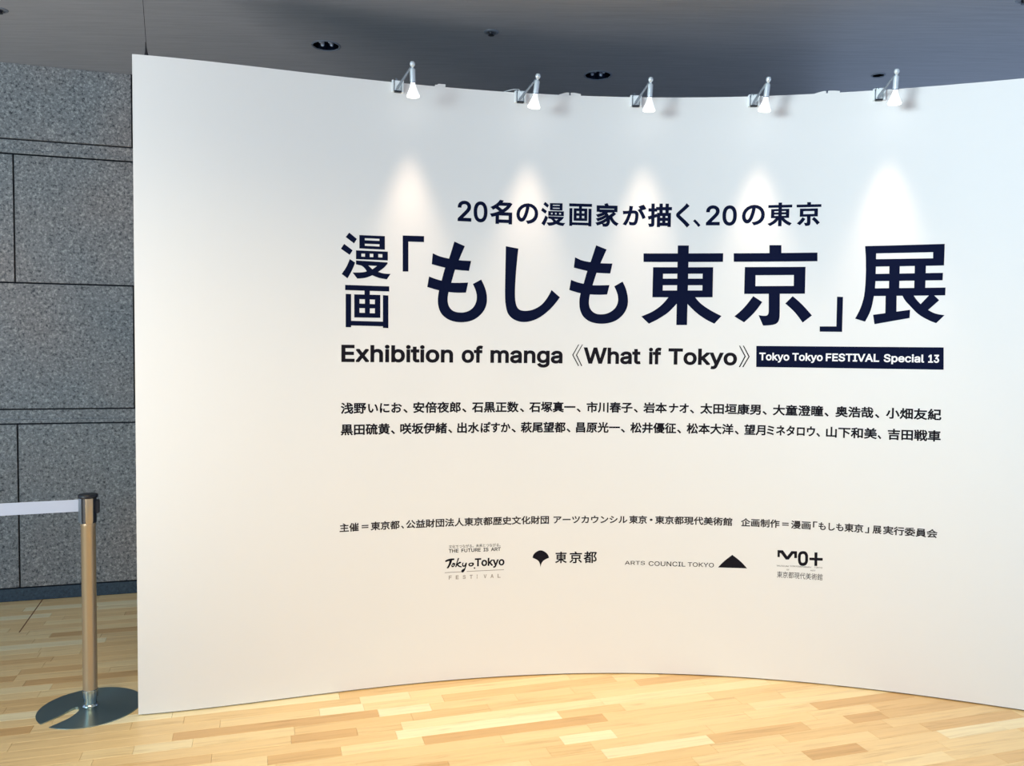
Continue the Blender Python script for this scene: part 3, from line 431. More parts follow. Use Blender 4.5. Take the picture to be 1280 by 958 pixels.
TITLE = [[[[8705,20791],[9077,20524],[9202,20729],[8863,20993]],[[8495,20258],[8885,20001],[9015,20210],[8638,20483]],[[8855,19725],[8819,19634],[8780,19544],[8737,19456],[8690,19373],[8639,19293],[8585,19215],[8530,19137],[8791,18948],[8846,19046],[8900,19144],[8953,19244],[9002,19345],[9037,19424],[9069,19504],[9099,19585],[9128,19666],[8890,19816]],[[9315,20312],[10465,20306],[10463,20919],[9313,20910]],[[9557,20781],[10217,20784],[10218,20691],[9557,20688]],[[9557,20533],[10218,20539],[10219,20437],[9558,20440]],[[9166,19823],[10601,19825],[10599,20223],[9165,20217]],[[9403,20082],[9569,20085],[9569,19948],[9403,19946]],[[9783,20094],[9940,20096],[9941,19944],[9784,19943]],[[10166,20096],[10353,20094],[10353,19947],[10166,19944]],[[9167,19590],[9405,19546],[9442,19522],[9479,19496],[9514,19469],[9546,19439],[9575,19406],[9602,19371],[9626,19334],[9649,19297],[9622,19284],[9594,19274],[9566,19265],[9537,19258],[9483,19248],[9428,19241],[9373,19235],[9318,19230],[9243,19226],[9168,19223],[9092,19221],[9017,19219],[9222,18954],[9313,18961],[9405,18969],[9496,18982],[9587,19001],[9667,19025],[9745,19055],[9823,19089],[9899,19125],[9937,19109],[9975,19095],[10013,19080],[10052,19066],[10094,19052],[10137,19037],[10180,19024],[10224,19013],[10307,18999],[10391,18987],[10476,18976],[10560,18966],[10727,19218],[10650,19217],[10573,19217],[10497,19220],[10420,19227],[10355,19238],[10291,19253],[10227,19272],[10164,19291],[10230,19337],[10295,19383],[10359,19431],[10419,19483],[10465,19528],[10507,19576],[10548,19625],[10587,19676],[10586,19735],[9166,19765]],[[9717,19563],[10114,19555],[9903,19394]],[[8686,18419],[10671,18417],[10670,18649],[8685,18653]],[[9550,18216],[9790,18223],[9789,18469],[9549,18461]],[[9095,17201],[10271,17206],[10266,18247],[9092,18242]],[[9326,18034],[9570,18031],[9571,17830],[9327,17833]],[[9790,18032],[10021,18028],[10022,17822],[9791,17826]],[[9327,17627],[9571,17629],[9572,17417],[9328,17417]],[[9792,17629],[10023,17630],[10023,17408],[9792,17408]],[[8713,16754],[8955,16758],[8955,16836],[10391,16823],[10391,16753],[10639,16743],[10632,18233],[10385,18241],[10390,17035],[8955,17047],[8952,18248],[8710,18250]],[[11284,19347],[11544,19356],[11536,20723],[12259,20730],[12262,21004],[11275,20988]]],[[[12626,19733],[12782,19694],[12937,19656],[13094,19621],[13251,19588],[13380,19565],[13509,19544],[13640,19527],[13770,19512],[13921,19499],[14073,19489],[14225,19482],[14377,19475],[14477,19945],[14335,19945],[14192,19947],[14050,19951],[13908,19958],[13790,19968],[13671,19982],[13553,19998],[13436,20016],[13329,20034],[13222,20053],[13117,20075],[13013,20102],[12925,20131],[12838,20164],[12754,20199],[12670,20237]],[[12423,18674],[12561,18636],[12698,18598],[12837,18563],[12977,18532],[13088,18512],[13200,18495],[13312,18482],[13425,18470],[13525,18461],[13625,18454],[13726,18450],[13826,18448],[13931,18448],[14035,18452],[14139,18457],[14243,18463],[14344,18933],[14142,18920],[13941,18909],[13740,18903],[13539,18905],[13426,18916],[13313,18936],[13202,18960],[13091,18985],[13014,19002],[12937,19021],[12861,19042],[12786,19064],[12714,19086],[12644,19110],[12574,19135],[12504,19161]],[[13618,20618],[13560,20420],[13500,20222],[13436,20025],[13392,19913],[13343,19802],[13294,19691],[13251,19579],[13209,19440],[13171,19299],[13136,19159],[13100,19018],[13068,18897],[13035,18776],[13004,18654],[12977,18532],[12958,18433],[12941,18333],[12929,18233],[12923,18132],[12923,18038],[12927,17945],[12939,17852],[12959,17761],[12988,17669],[13023,17578],[13069,17493],[13126,17416],[13208,17336],[13300,17265],[13400,17206],[13506,17158],[13631,17118],[13762,17092],[13894,17077],[14027,17074],[14160,17081],[14293,17099],[14423,17129],[14550,17172],[14654,17220],[14752,17281],[14844,17351],[14929,17428],[15000,17502],[15063,17583],[15119,17670],[15165,17761],[15200,17852],[15225,17946],[15241,18043],[15247,18139],[15244,18258],[15232,18376],[15211,18493],[15181,18608],[15136,18733],[15083,18854],[15023,18973],[14961,19090],[14568,18873],[14618,18772],[14666,18669],[14707,18565],[14738,18456],[14754,18364],[14760,18269],[14756,18175],[14742,18081],[14719,17998],[14686,17918],[14644,17842],[14592,17773],[14531,17713],[14462,17660],[14387,17616],[14308,17580],[14228,17554],[14145,17536],[14061,17528],[13976,17527],[13890,17532],[13805,17545],[13722,17567],[13644,17599],[13586,17636],[13534,17683],[13490,17737],[13453,17796],[13422,17867],[13400,17942],[13387,18019],[13380,18097],[13381,18190],[13391,18284],[13406,18377],[13425,18470],[13451,18580],[13483,18689],[13516,18797],[13549,18906],[13591,19061],[13633,19216],[13676,19371],[13723,19525],[13763,19638],[13807,19750],[13853,19861],[13899,19972],[13966,20134],[14034,20295],[14103,20457],[14173,20618],[13675,20817]]],[[[16116,20337],[16113,19988],[16109,19639],[16107,19289],[16105,19054],[16103,18818],[16103,18582],[16108,18346],[16112,18228],[16119,18110],[16132,17992],[16151,17875],[16173,17771],[16199,17667],[16235,17568],[16285,17476],[16350,17397],[16426,17328],[16510,17268],[16601,17220],[16705,17180],[16814,17152],[16925,17136],[17037,17132],[17160,17141],[17282,17163],[17402,17194],[17519,17235],[17633,17284],[17743,17343],[17849,17408],[17951,17480],[18065,17569],[18175,17663],[18281,17763],[18381,17868],[18479,17980],[18572,18096],[18661,18215],[18748,18336],[18341,18676],[18294,18578],[18245,18480],[18192,18384],[18134,18292],[18070,18201],[18002,18113],[17929,18029],[17848,17954],[17760,17887],[17665,17828],[17566,17776],[17464,17733],[17371,17703],[17274,17683],[17177,17670],[17079,17665],[17006,17666],[16933,17674],[16862,17691],[16798,17721],[16748,17762],[16708,17814],[16676,17872],[16651,17932],[16624,18024],[16607,18118],[16596,18214],[16589,18309],[16583,18463],[16583,18616],[16586,18770],[16591,18924],[16601,19137],[16614,19349],[16628,19562],[16644,19774],[16661,19979],[16680,20183],[16700,20388],[16721,20592],[16120,20686]]],[[[19401,19758],[19561,19720],[19721,19683],[19881,19646],[20041,19612],[20156,19589],[20271,19567],[20386,19548],[20502,19534],[20666,19523],[20830,19517],[20995,19513],[21159,19511],[21257,19985],[21115,19984],[20973,19984],[20830,19986],[20688,19991],[20567,19998],[20445,20008],[20325,20020],[20204,20035],[20100,20048],[19996,20063],[19893,20082],[19792,20108],[19704,20137],[19619,20173],[19535,20212],[19452,20253]],[[19194,18692],[19330,18650],[19467,18610],[19604,18574],[19743,18544],[19857,18526],[19973,18514],[20088,18506],[20204,18498],[20313,18492],[20422,18488],[20531,18486],[20640,18486],[20736,18488],[20833,18493],[20930,18499],[21026,18506],[21130,18957],[20927,18947],[20724,18938],[20521,18933],[20318,18935],[20208,18943],[20099,18959],[19990,18979],[19882,18999],[19796,19016],[19710,19035],[19626,19056],[19542,19079],[19474,19101],[19406,19126],[19340,19152],[19274,19179]],[[20395,20640],[20332,20441],[20269,20242],[20204,20044],[20166,19936],[20126,19829],[20087,19721],[20051,19613],[20006,19460],[19965,19306],[19924,19153],[19882,18999],[19846,18886],[19809,18772],[19774,18659],[19743,18544],[19723,18452],[19707,18361],[19696,18268],[19691,18175],[19691,18073],[19696,17970],[19708,17869],[19731,17769],[19761,17676],[19798,17585],[19846,17500],[19906,17422],[19985,17346],[20074,17278],[20171,17222],[20273,17178],[20403,17141],[20536,17117],[20672,17105],[20807,17104],[20943,17112],[21077,17132],[21210,17163],[21338,17206],[21443,17254],[21542,17314],[21635,17383],[21720,17460],[21795,17541],[21861,17630],[21918,17724],[21965,17823],[21998,17916],[22020,18012],[22033,18109],[22036,18208],[22028,18335],[22010,18461],[21983,18586],[21950,18709],[21911,18819],[21865,18925],[21813,19030],[21759,19133],[21362,18903],[21412,18802],[21460,18700],[21502,18596],[21534,18489],[21550,18400],[21559,18309],[21557,18219],[21545,18130],[21523,18051],[21491,17975],[21450,17905],[21400,17840],[21332,17773],[21257,17714],[21175,17663],[21089,17620],[21002,17590],[20912,17569],[20820,17558],[20727,17553],[20652,17556],[20577,17565],[20504,17583],[20436,17612],[20373,17650],[20316,17696],[20266,17750],[20224,17810],[20193,17874],[20171,17943],[20158,18015],[20152,18086],[20152,18189],[20161,18291],[20176,18393],[20194,18493],[20220,18606],[20251,18718],[20284,18829],[20318,18940],[20362,19089],[20406,19238],[20453,19387],[20502,19534],[20545,19653],[20591,19771],[20639,19888],[20688,20005],[20756,20166],[20826,20327],[20896,20488],[20967,20648],[20457,20839]]],[[[22747,20082],[26506,20104],[26506,20516],[22739,20487]],[[24369,18951],[24368,17084],[24878,17089],[24882,18955],[24885,20879],[24364,20877]],[[23200,18400],[26055,18423],[26052,19851],[23206,19834]],[[23690,19528],[24372,19534],[24372,19300],[23690,19294]],[[24880,19537],[25565,19540],[25565,19307],[24875,19303]],[[23691,18979],[24373,18985],[24374,18736],[23687,18730]],[[24877,18988],[25567,18992],[25568,18744],[24872,18740]],[[23998,18446],[23916,18339],[23831,18234],[23742,18132],[23648,18036],[23548,17948],[23444,17866],[23335,17790],[23222,17720],[23092,17651],[22958,17590],[22821,17533],[22684,17479],[23056,17133],[23179,17193],[23301,17255],[23422,17319],[23540,17388],[23651,17455],[23759,17525],[23865,17599],[23965,17680],[24069,17776],[24167,17878],[24261,17983],[24353,18090],[24665,18452]],[[24570,18451],[24876,18095],[24978,17991],[25082,17888],[25187,17787],[25297,17692],[25401,17609],[25507,17530],[25617,17455],[25729,17384],[25836,17323],[25945,17267],[26056,17214],[26167,17163],[26493,17534],[26345,17606],[26197,17680],[26051,17757],[25908,17840],[25795,17910],[25685,17984],[25579,18062],[25477,18147],[25403,18218],[25335,18294],[25271,18374],[25210,18456]]],[[[27005,20111],[30806,20113],[30795,20516],[26995,20511]],[[28641,20342],[29187,20338],[29173,20881],[28628,20886]],[[27523,18590],[30287,18601],[30283,19855],[27527,19859]],[[28027,19474],[29769,19478],[29777,18965],[28034,18957]],[[28668,17883],[28670,17820],[28670,17757],[28665,17695],[28650,17636],[28632,17606],[28606,17582],[28575,17565],[28542,17557],[28460,17553],[28377,17560],[28294,17572],[28211,17584],[28429,17091],[28544,17097],[28659,17104],[28773,17115],[28886,17134],[28940,17149],[28993,17169],[29042,17197],[29083,17234],[29115,17279],[29139,17330],[29154,17385],[29164,17441],[29174,17564],[29176,17687],[29174,17810],[29171,17934],[29152,18868],[28644,18868]],[[27844,18340],[27742,18199],[27636,18061],[27524,17927],[27422,17819],[27316,17715],[27205,17616],[27093,17518],[27550,17239],[27669,17352],[27787,17466],[27902,17584],[28011,17707],[28106,17827],[28195,17951],[28281,18079],[28364,18207],[27945,18483]],[[29416,18141],[29532,18039],[29647,17935],[29759,17827],[29865,17715],[29960,17603],[30050,17486],[30136,17366],[30220,17245],[30626,17580],[30519,17708],[30410,17836],[30299,17961],[30184,18083],[30078,18188],[29968,18289],[29856,18387],[29742,18485]],[[31720,17073],[30988,17069],[30994,16824],[31978,16821],[31975,18446],[31714,18457]]],[[[32894,20435],[36179,20439],[36176,20797],[32863,20780]],[[35735,19834],[36177,19829],[36177,20483],[35714,20496]],[[32924,19832],[36177,19829],[36175,20161],[32914,20173]],[[32879,20610],[32894,20440],[32907,20269],[32917,20099],[32925,19892],[32931,19684],[32933,19477],[32931,19270],[32927,19073],[32919,18877],[32906,18681],[32885,18486],[32861,18345],[32830,18205],[32793,18067],[32749,17932],[32702,17805],[32648,17682],[32590,17560],[32529,17440],[32961,17298],[33023,17424],[33083,17552],[33137,17682],[33183,17816],[33220,17957],[33249,18101],[33273,18246],[33295,18392],[33312,18506],[33327,18621],[33339,18736],[33346,18852],[33353,19093],[33354,19334],[33354,19575],[33353,19817],[33351,20055],[33349,20294],[33346,20532],[33342,20770],[32863,20780]],[[33294,19165],[36141,19169],[36147,19502],[33285,19496]],[[33228,18480],[36268,18489],[36269,18840],[33218,18834]],[[33933,18824],[33803,18481],[33816,17608],[34283,17677],[34268,18478],[34367,18820],[34360,19891],[33923,19899]],[[34989,18791],[35447,18786],[35443,19871],[34981,19880]],[[33368,17183],[34838,17471],[34851,17845],[33296,17617]],[[34527,18457],[34558,18392],[34592,18330],[34630,18270],[34680,18203],[34734,18140],[34790,18079],[34846,18018],[34930,17924],[35013,17829],[35098,17738],[35189,17653],[35279,17582],[35373,17518],[35470,17459],[35568,17403],[35659,17356],[35752,17313],[35847,17274],[35941,17236],[36267,17597],[36172,17611],[36076,17626],[35981,17647],[35887,17675],[35811,17706],[35737,17744],[35665,17787],[35595,17834],[35513,17896],[35433,17962],[35356,18032],[35279,18103],[35239,18141],[35201,18182],[35164,18224],[35129,18267],[35089,18320],[35051,18375],[35014,18430],[34977,18486],[34497,18522]],[[35279,18103],[35269,18017],[35410,17844],[35595,17834],[36031,18270],[35779,18534],[35624,18513]]]]
TX = {"subtitle":[["B","2",13819,14467,21766,22722],["B","0",14573,15228,21752,22726],["B","名",15369,16405,21712,22839],["B","の",16608,17650,21765,22728],["B","漫",17788,18949,21705,22822],["B","画",19134,20230,21724,22792],["B","家",20429,21504,21727,22839],["B","が",21715,22825,21808,22792],["B","描",22920,24054,21745,22858],["B","く",24251,24893,21743,22863],["B","、",25063,25409,21756,22116],["B","2",25664,26311,21832,22779],["B","0",26430,27098,21814,22774],["B","の",27338,28384,21825,22786],["B","東",28518,29615,21766,22872],["B","京",29812,30915,21760,22866]],"names1":[["C","浅野",8503,9645,12833,13346],["C","いにお",9725,11275,12833,13346],["C","、",11346,11542,12833,13346],["C","安倍夜郎",11803,14043,12833,13346],["C","、",14112,14310,12833,13346],["C","石黒正数",14577,16818,12833,13346],["C","、",16884,17085,12833,13346],["C","石塚真一",17333,19575,12833,13346],["C","、",19638,19832,12833,13346],["C","市川春子",20115,22343,12833,13346],["C","、",22409,22602,12833,13346],["C","岩本",22868,23998,12833,13346],["C","ナオ",24094,25037,12833,13346],["C","、",25105,25295,12833,13346],["C","太田垣康男",25591,28429,12833,13346],["C","、",28503,28698,12833,13346],["C","大童澄瞳",28976,31252,12833,13346],["C","、",31305,31492,12833,13346],["C","奥浩哉",31789,33442,12833,13346],["C","、",33511,33699,12833,13346],["C","小畑友紀",33978,36286,12833,13346]],"names2":[["C","黒田硫黄",8505,10727,11859,12372],["C","、",10782,10959,11859,12372],["C","咲坂伊緒",11203,13399,11859,12372],["C","、",13456,13646,11859,12372],["C","出水",13882,14932,11859,12372],["C","ぽすか",15001,16437,11859,12372],["C","、",16491,16696,11859,12372],["C","萩尾望都",16936,19110,11859,12372],["C","、",19161,19351,11859,12372],["C","昌原光一",19616,21752,11859,12372],["C","、",21803,21996,11859,12372],["C","松井優征",22256,24461,11859,12372],["C","、",24511,24698,11859,12372],["C","松本大洋",24962,27175,11859,12372],["C","、",27239,27422,11859,12372],["C","望月",27679,28659,11859,12372],["C","ミネタロウ",28725,30915,11859,12372],["C","、",30972,31136,11859,12372],["C","山下和美",31399,33618,11859,12372],["C","、",33652,33806,11859,12372],["C","吉田戦車",34078,36287,11859,12372]],"organisers":[["C","主催",8460,9325,7437,7835],["C","＝",9453,9763,7437,7835],["C","東京都",9872,11202,7437,7835],["C","、",11276,11407,7437,7835],["C","公益財団法人東京都歴史文化財団",11500,18361,7437,7835],["C","アーツカウンシル",18584,22190,7437,7835],["C","東京",22275,23137,7437,7835],["C","・",23277,23413,7437,7835],["C","東京都現代美術館",23540,27222,7437,7835],["C","企画制作",27627,29417,7437,7835],["C","＝",29534,29833,7437,7835],["C","漫画",29939,30829,7437,7835],["C","「",30930,31127,7437,7835],["C","もしも",31181,32291,7437,7835],["C","東京",32333,33154,7437,7835],["C","」",33233,33413,7437,7835],["C","展",33558,33942,7437,7835],["C","実行委員会",34014,36287,7437,7835]],"english":[["L","Exhibition",8524,13658,15184,15963],["L","of",14064,15073,15184,15963],["L","manga",15437,18916,15184,15963],["L","What",19947,22687,15184,15963],["L","if",23083,23681,15184,15963],["L","Tokyo",24022,27261,15184,15963]],"box":[["L","Tokyo",28289,29662,15444,15809],["L","Tokyo",29795,31160,15444,15809],["L","FESTIVAL",31294,33615,15444,15809],["L","Special",33809,35501,15444,15809],["L","13",35665,36112,15444,15809]],"future":[["B","文化でつながる。未来とつながる。",13528,16013,6394,6556],["L","THE FUTURE IS ART",13529,16027,6186,6355]],"tokyo":[["L","Tokyo",14782,16216,5478,5864]],"festival":[["B","F",13540,13677,4914,5098],["B","E",13873,14012,4907,5092],["B","S",14208,14346,4901,5086],["B","T",14543,14682,4896,5081],["B","I",14880,14918,4894,5079],["B","V",15217,15356,4888,5074],["B","A",15554,15694,4885,5071],["B","L",15893,16033,4883,5070]],"metro":[["B","東",18693,19262,5508,6072],["B","京",19391,20006,5498,6071],["B","都",20084,20730,5496,6073]],"arts":[["L","ARTS",22103,23084,5419,5604],["L","COUNCIL",23263,25036,5377,5601],["L","TOKYO",25152,26400,5384,5595]],"museum":[["L","MUSEUM",29348,29872,5579,5648],["L","CONTEMPORARY",29946,30917,5597,5666],["L","TOKYO",31045,31410,5606,5675],["L","OF",29785,29917,5412,5482],["L","ART",30868,31102,5450,5515],["C","東京都現代美術館",29360,31427,5039,5347]]}
LG = {"tri":[[[27967,5404],[27896,5484],[27824,5564],[27749,5641],[27670,5714],[27571,5798],[27468,5878],[27363,5956],[27257,6033],[27164,5956],[27071,5878],[26980,5799],[26891,5716],[26814,5638],[26739,5557],[26667,5474],[26595,5390]]],"mot":[[[29362,6028],[29466,6034],[29461,6226],[29513,6229],[29743,5931],[29880,5939],[30072,6222],[30123,6225],[30128,6027],[30254,6035],[30246,6363],[29990,6355],[29808,6091],[29602,6372],[29354,6365]],[[30482,6382],[30446,6375],[30412,6363],[30383,6343],[30354,6311],[30332,6275],[30314,6235],[30301,6193],[30295,6153],[30294,6112],[30296,6071],[30299,6030],[30299,5990],[30299,5949],[30302,5908],[30309,5868],[30321,5827],[30336,5786],[30355,5749],[30381,5718],[30414,5696],[30451,5683],[30490,5677],[30529,5677],[30569,5682],[30608,5694],[30645,5712],[30677,5737],[30704,5772],[30724,5811],[30739,5854],[30750,5897],[30756,5938],[30757,5978],[30755,6019],[30753,6060],[30753,6101],[30753,6142],[30751,6183],[30742,6221],[30727,6261],[30708,6299],[30683,6332],[30654,6360],[30623,6376],[30589,6384],[30553,6387],[30517,6387]],[[30538,6248],[30556,6245],[30572,6239],[30586,6229],[30597,6215],[30605,6197],[30611,6178],[30615,6159],[30619,6133],[30622,6106],[30623,6079],[30624,6051],[30626,6020],[30627,5988],[30627,5957],[30624,5925],[30621,5906],[30615,5887],[30607,5870],[30596,5855],[30581,5843],[30564,5834],[30547,5828],[30528,5825],[30511,5825],[30494,5827],[30478,5833],[30463,5842],[30451,5857],[30442,5874],[30436,5893],[30431,5912],[30426,5943],[30423,5975],[30422,6007],[30421,6038],[30420,6056],[30420,6074],[30421,6092],[30422,6111],[30424,6137],[30425,6164],[30430,6190],[30440,6213],[30456,6228],[30476,6239],[30499,6245],[30521,6250]],[[31046,5712],[31174,5714],[31170,6369],[31036,6360]],[[30816,5970],[31412,5987],[31409,6116],[30813,6093]]],"ginkgo":[[[17652,5771],[17720,5739],[17786,5704],[17848,5662],[17877,5633],[17901,5600],[17921,5563],[17937,5525],[17953,5479],[17964,5432],[17972,5384],[17980,5336],[17989,5384],[18000,5432],[18013,5478],[18031,5523],[18050,5560],[18073,5596],[18099,5628],[18130,5655],[18192,5694],[18257,5727],[18324,5756],[18391,5784],[18374,5843],[18351,5902],[18321,5955],[18281,6001],[18213,6057],[18138,6106],[18059,6141],[17976,6155],[17893,6144],[17814,6113],[17741,6068],[17676,6014],[17639,5970],[17613,5918],[17596,5860],[17584,5802]]],"brush":[[[13375,5753],[13427,5768],[13479,5783],[13532,5796],[13585,5808],[13638,5817],[13693,5825],[13747,5831],[13802,5837],[13794,5909],[13733,5912],[13672,5913],[13611,5910],[13551,5902],[13500,5887],[13450,5868],[13402,5845],[13355,5820]],[[13566,5820],[13558,5765],[13548,5711],[13533,5659],[13512,5607],[13487,5557],[13459,5509],[13430,5461],[13509,5444],[13544,5494],[13579,5545],[13611,5599],[13639,5654],[13660,5709],[13676,5765],[13690,5823],[13702,5881],[13571,5874]],[[13702,5651],[13687,5638],[13674,5624],[13665,5606],[13658,5584],[13655,5559],[13656,5535],[13666,5514],[13684,5500],[13706,5492],[13730,5490],[13752,5497],[13780,5518],[13804,5546],[13822,5577],[13836,5611],[13840,5633],[13839,5656],[13831,5677],[13816,5691],[13791,5695],[13766,5688],[13741,5675],[13717,5663]],[[13751,5622],[13759,5615],[13766,5606],[13771,5597],[13771,5588],[13762,5573],[13749,5561],[13734,5553],[13718,5551],[13710,5557],[13707,5570],[13708,5585],[13711,5598],[13718,5607],[13728,5613],[13739,5618]],[[13949,5867],[13933,5814],[13917,5760],[13901,5707],[13885,5653],[13869,5599],[13853,5546],[13837,5492],[13903,5489],[13914,5543],[13926,5597],[13939,5651],[13954,5704],[13971,5757],[13990,5808],[14011,5860],[14031,5911],[13965,5921]],[[13902,5594],[13928,5567],[13955,5541],[13984,5517],[14015,5497],[14045,5483],[14076,5474],[14108,5468],[14141,5464],[14153,5516],[14126,5521],[14099,5527],[14073,5536],[14048,5548],[14028,5562],[14011,5579],[13996,5597],[13981,5617],[13994,5623],[14007,5629],[14020,5635],[14034,5641],[14057,5650],[14080,5659],[14103,5667],[14126,5676],[14125,5715],[14107,5726],[14086,5733],[14066,5736],[14046,5732],[14010,5715],[13977,5692],[13946,5666],[13915,5640]],[[14181,5657],[14172,5628],[14166,5598],[14166,5568],[14172,5544],[14184,5521],[14200,5501],[14220,5487],[14242,5481],[14266,5482],[14289,5488],[14312,5495],[14311,5474],[14306,5453],[14298,5434],[14286,5417],[14255,5394],[14219,5376],[14183,5357],[14155,5331],[14142,5306],[14134,5277],[14135,5248],[14149,5226],[14177,5215],[14208,5216],[14238,5228],[14261,5247],[14297,5300],[14324,5360],[14345,5423],[14365,5486],[14378,5531],[14389,5576],[14397,5623],[14403,5669],[14391,5678],[14376,5683],[14362,5684],[14350,5678],[14328,5648],[14312,5613],[14296,5578],[14272,5550],[14258,5547],[14241,5553],[14226,5565],[14219,5579],[14220,5606],[14227,5632],[14239,5658],[14251,5683],[14192,5686]],[[14505,5641],[14488,5623],[14475,5603],[14470,5580],[14475,5556],[14486,5533],[14503,5513],[14524,5498],[14556,5487],[14590,5482],[14624,5484],[14656,5492],[14684,5507],[14709,5527],[14729,5553],[14742,5581],[14744,5604],[14738,5628],[14726,5649],[14708,5662],[14662,5671],[14616,5670],[14569,5664],[14522,5657]],[[14621,5617],[14641,5612],[14657,5604],[14662,5591],[14653,5572],[14635,5557],[14613,5547],[14590,5542],[14572,5543],[14554,5551],[14540,5563],[14536,5577],[14545,5594],[14562,5605],[14582,5613],[14602,5621]],[[14737,5370],[14803,5367],[14803,5433],[14736,5436]],[[13705,5618],[13712,5623],[13718,5629],[13725,5636],[13731,5643],[13741,5656],[13751,5671],[13760,5685],[13770,5700],[13717,5709]]],"rule":[[[13340,5236],[14136,5240],[14136,5266],[13340,5262]],[[14400,5240],[16197,5250],[16196,5276],[14400,5266]]],"quotes":[[[19383,15591],[19676,15066],[19720,15076],[19436,15591],[19714,16102],[19671,16101]],[[19562,15588],[19832,15058],[19875,15077],[19615,15593],[19893,16104],[19845,16094]],[[27608,15622],[27355,15108],[27411,15099],[27669,15623],[27388,16130],[27341,16129]],[[27789,15610],[27513,15110],[27569,15102],[27849,15611],[27564,16132],[27518,16131]]]}
def from_tenths(loops): return [[(x/1e4, y/1e4) for x, y in lp] for lp in loops]
ink = Ink()
for g in TITLE: ink.add(from_tenths(g))
ink.build('title_lettering', M_navy, wall)
def drawn(loops, k):                     # the title's own characters, set again smaller in the subtitle
    return ([[(x/1e4, y/1e4) for x, y in lp] for lp in loops], 1.0)
t0_ = TITLE[0]; own = {'漫': drawn(t0_[:12], 1), '画': drawn(t0_[12:-1], 1), '東': drawn(TITLE[4], 1), '京': drawn(TITLE[5][:-1], 1)}
ink = Ink(); set_chunks(ink, TX['subtitle'], 0.034, 0.034, own); ink.build('subtitle_lettering', M_navy, wall)
ink = Ink(); set_chunks(ink, TX['english'], 0.03, 0.047); ink.add(from_tenths(LG['quotes'][:2])); ink.add(from_tenths(LG['quotes'][2:])); ink.build('english_title_lettering', M_ink, wall)
bx = [(x/1e4, y/1e4) for x, y in [[28159,15120],[36308,15136],[36277,16144],[28143,16125]]]
ink = Ink(); ink.add([bx]); band = ink.build('navy_band', M_navy, wall)
ink = Ink(); set_chunks(ink, TX['box'], 0.03, 0.042); ink.build('band_lettering', M_white, band, 0.0012)
for nm in ('names1', 'names2'):
    ink = Ink(); set_chunks(ink, TX[nm], 0.031); ink.build('artist_names_lettering', M_ink, wall)
ink = Ink(); set_chunks(ink, TX['organisers'], 0.028); ink.build('organiser_lettering', M_ink2, wall)
ink = Ink(); set_chunks(ink, TX['future'][:1], 0.0); set_chunks(ink, TX['future'][1:], 0.0, 0.03); set_chunks(ink, TX['tokyo'], 0.0, 0.045)
ink.add(from_tenths(LG['brush']))
lgo = ink.build('festival_logo', M_ink, wall)
ink = Ink(); set_chunks(ink, TX['festival'], 0.0, 0.03); ink.add(from_tenths(LG['rule'])); ink.build('logo_underline', M_grey, lgo)
ink = Ink(); ink.add(from_tenths(LG['ginkgo'])); set_chunks(ink, TX['metro'], 0.02); ink.build('ginkgo_leaf_logo', M_ink, wall)
ink = Ink(); ink.add(from_tenths(LG['tri'])); set_chunks(ink, TX['arts'], 0.0, 0.012); ink.build('triangle_logo', M_ink, wall)
ink = Ink()
ink.add(from_tenths(LG['mot'])); lgo = ink.build('museum_logo', M_ink, wall)
ink = Ink(); set_chunks(ink, TX['museum'], 0.0, 0.0); ink.build('logo_small_print', M_ink2, lgo)
# ------------------------------------------------------------------ clip-on spotlights
LAMPS = [((-0.4489, 3.6492, 2.8205), (-0.4498, 3.6905, 2.6878), 1.0998, 2.7654),
         ((0.1012, 3.7704, 2.8133), (0.0846, 3.8084, 2.6808), 1.6715, 2.7622),
         ((0.6159, 3.809, 2.816), (0.6159, 3.849, 2.683), 2.2228, 2.7639),
         ((1.1395, 3.7699, 2.8104), (1.1352, 3.811, 2.6824), 2.7741, 2.7606),
         ((1.6625, 3.6538, 2.8136), (1.6737, 3.6922, 2.6834), 3.3251, 2.7615)]
LAB = ['chrome clip-on spotlight at the left end of the five on the white wall top',
       'chrome clip-on spotlight second from the left, a thin cable looping left of its clamp',
       'chrome clip-on spotlight in the middle of the five on the wall top',
       'chrome clip-on spotlight second from the right on the white wall top',
       'chrome clip-on spotlight at the right end, beside a small dark ceiling hole']
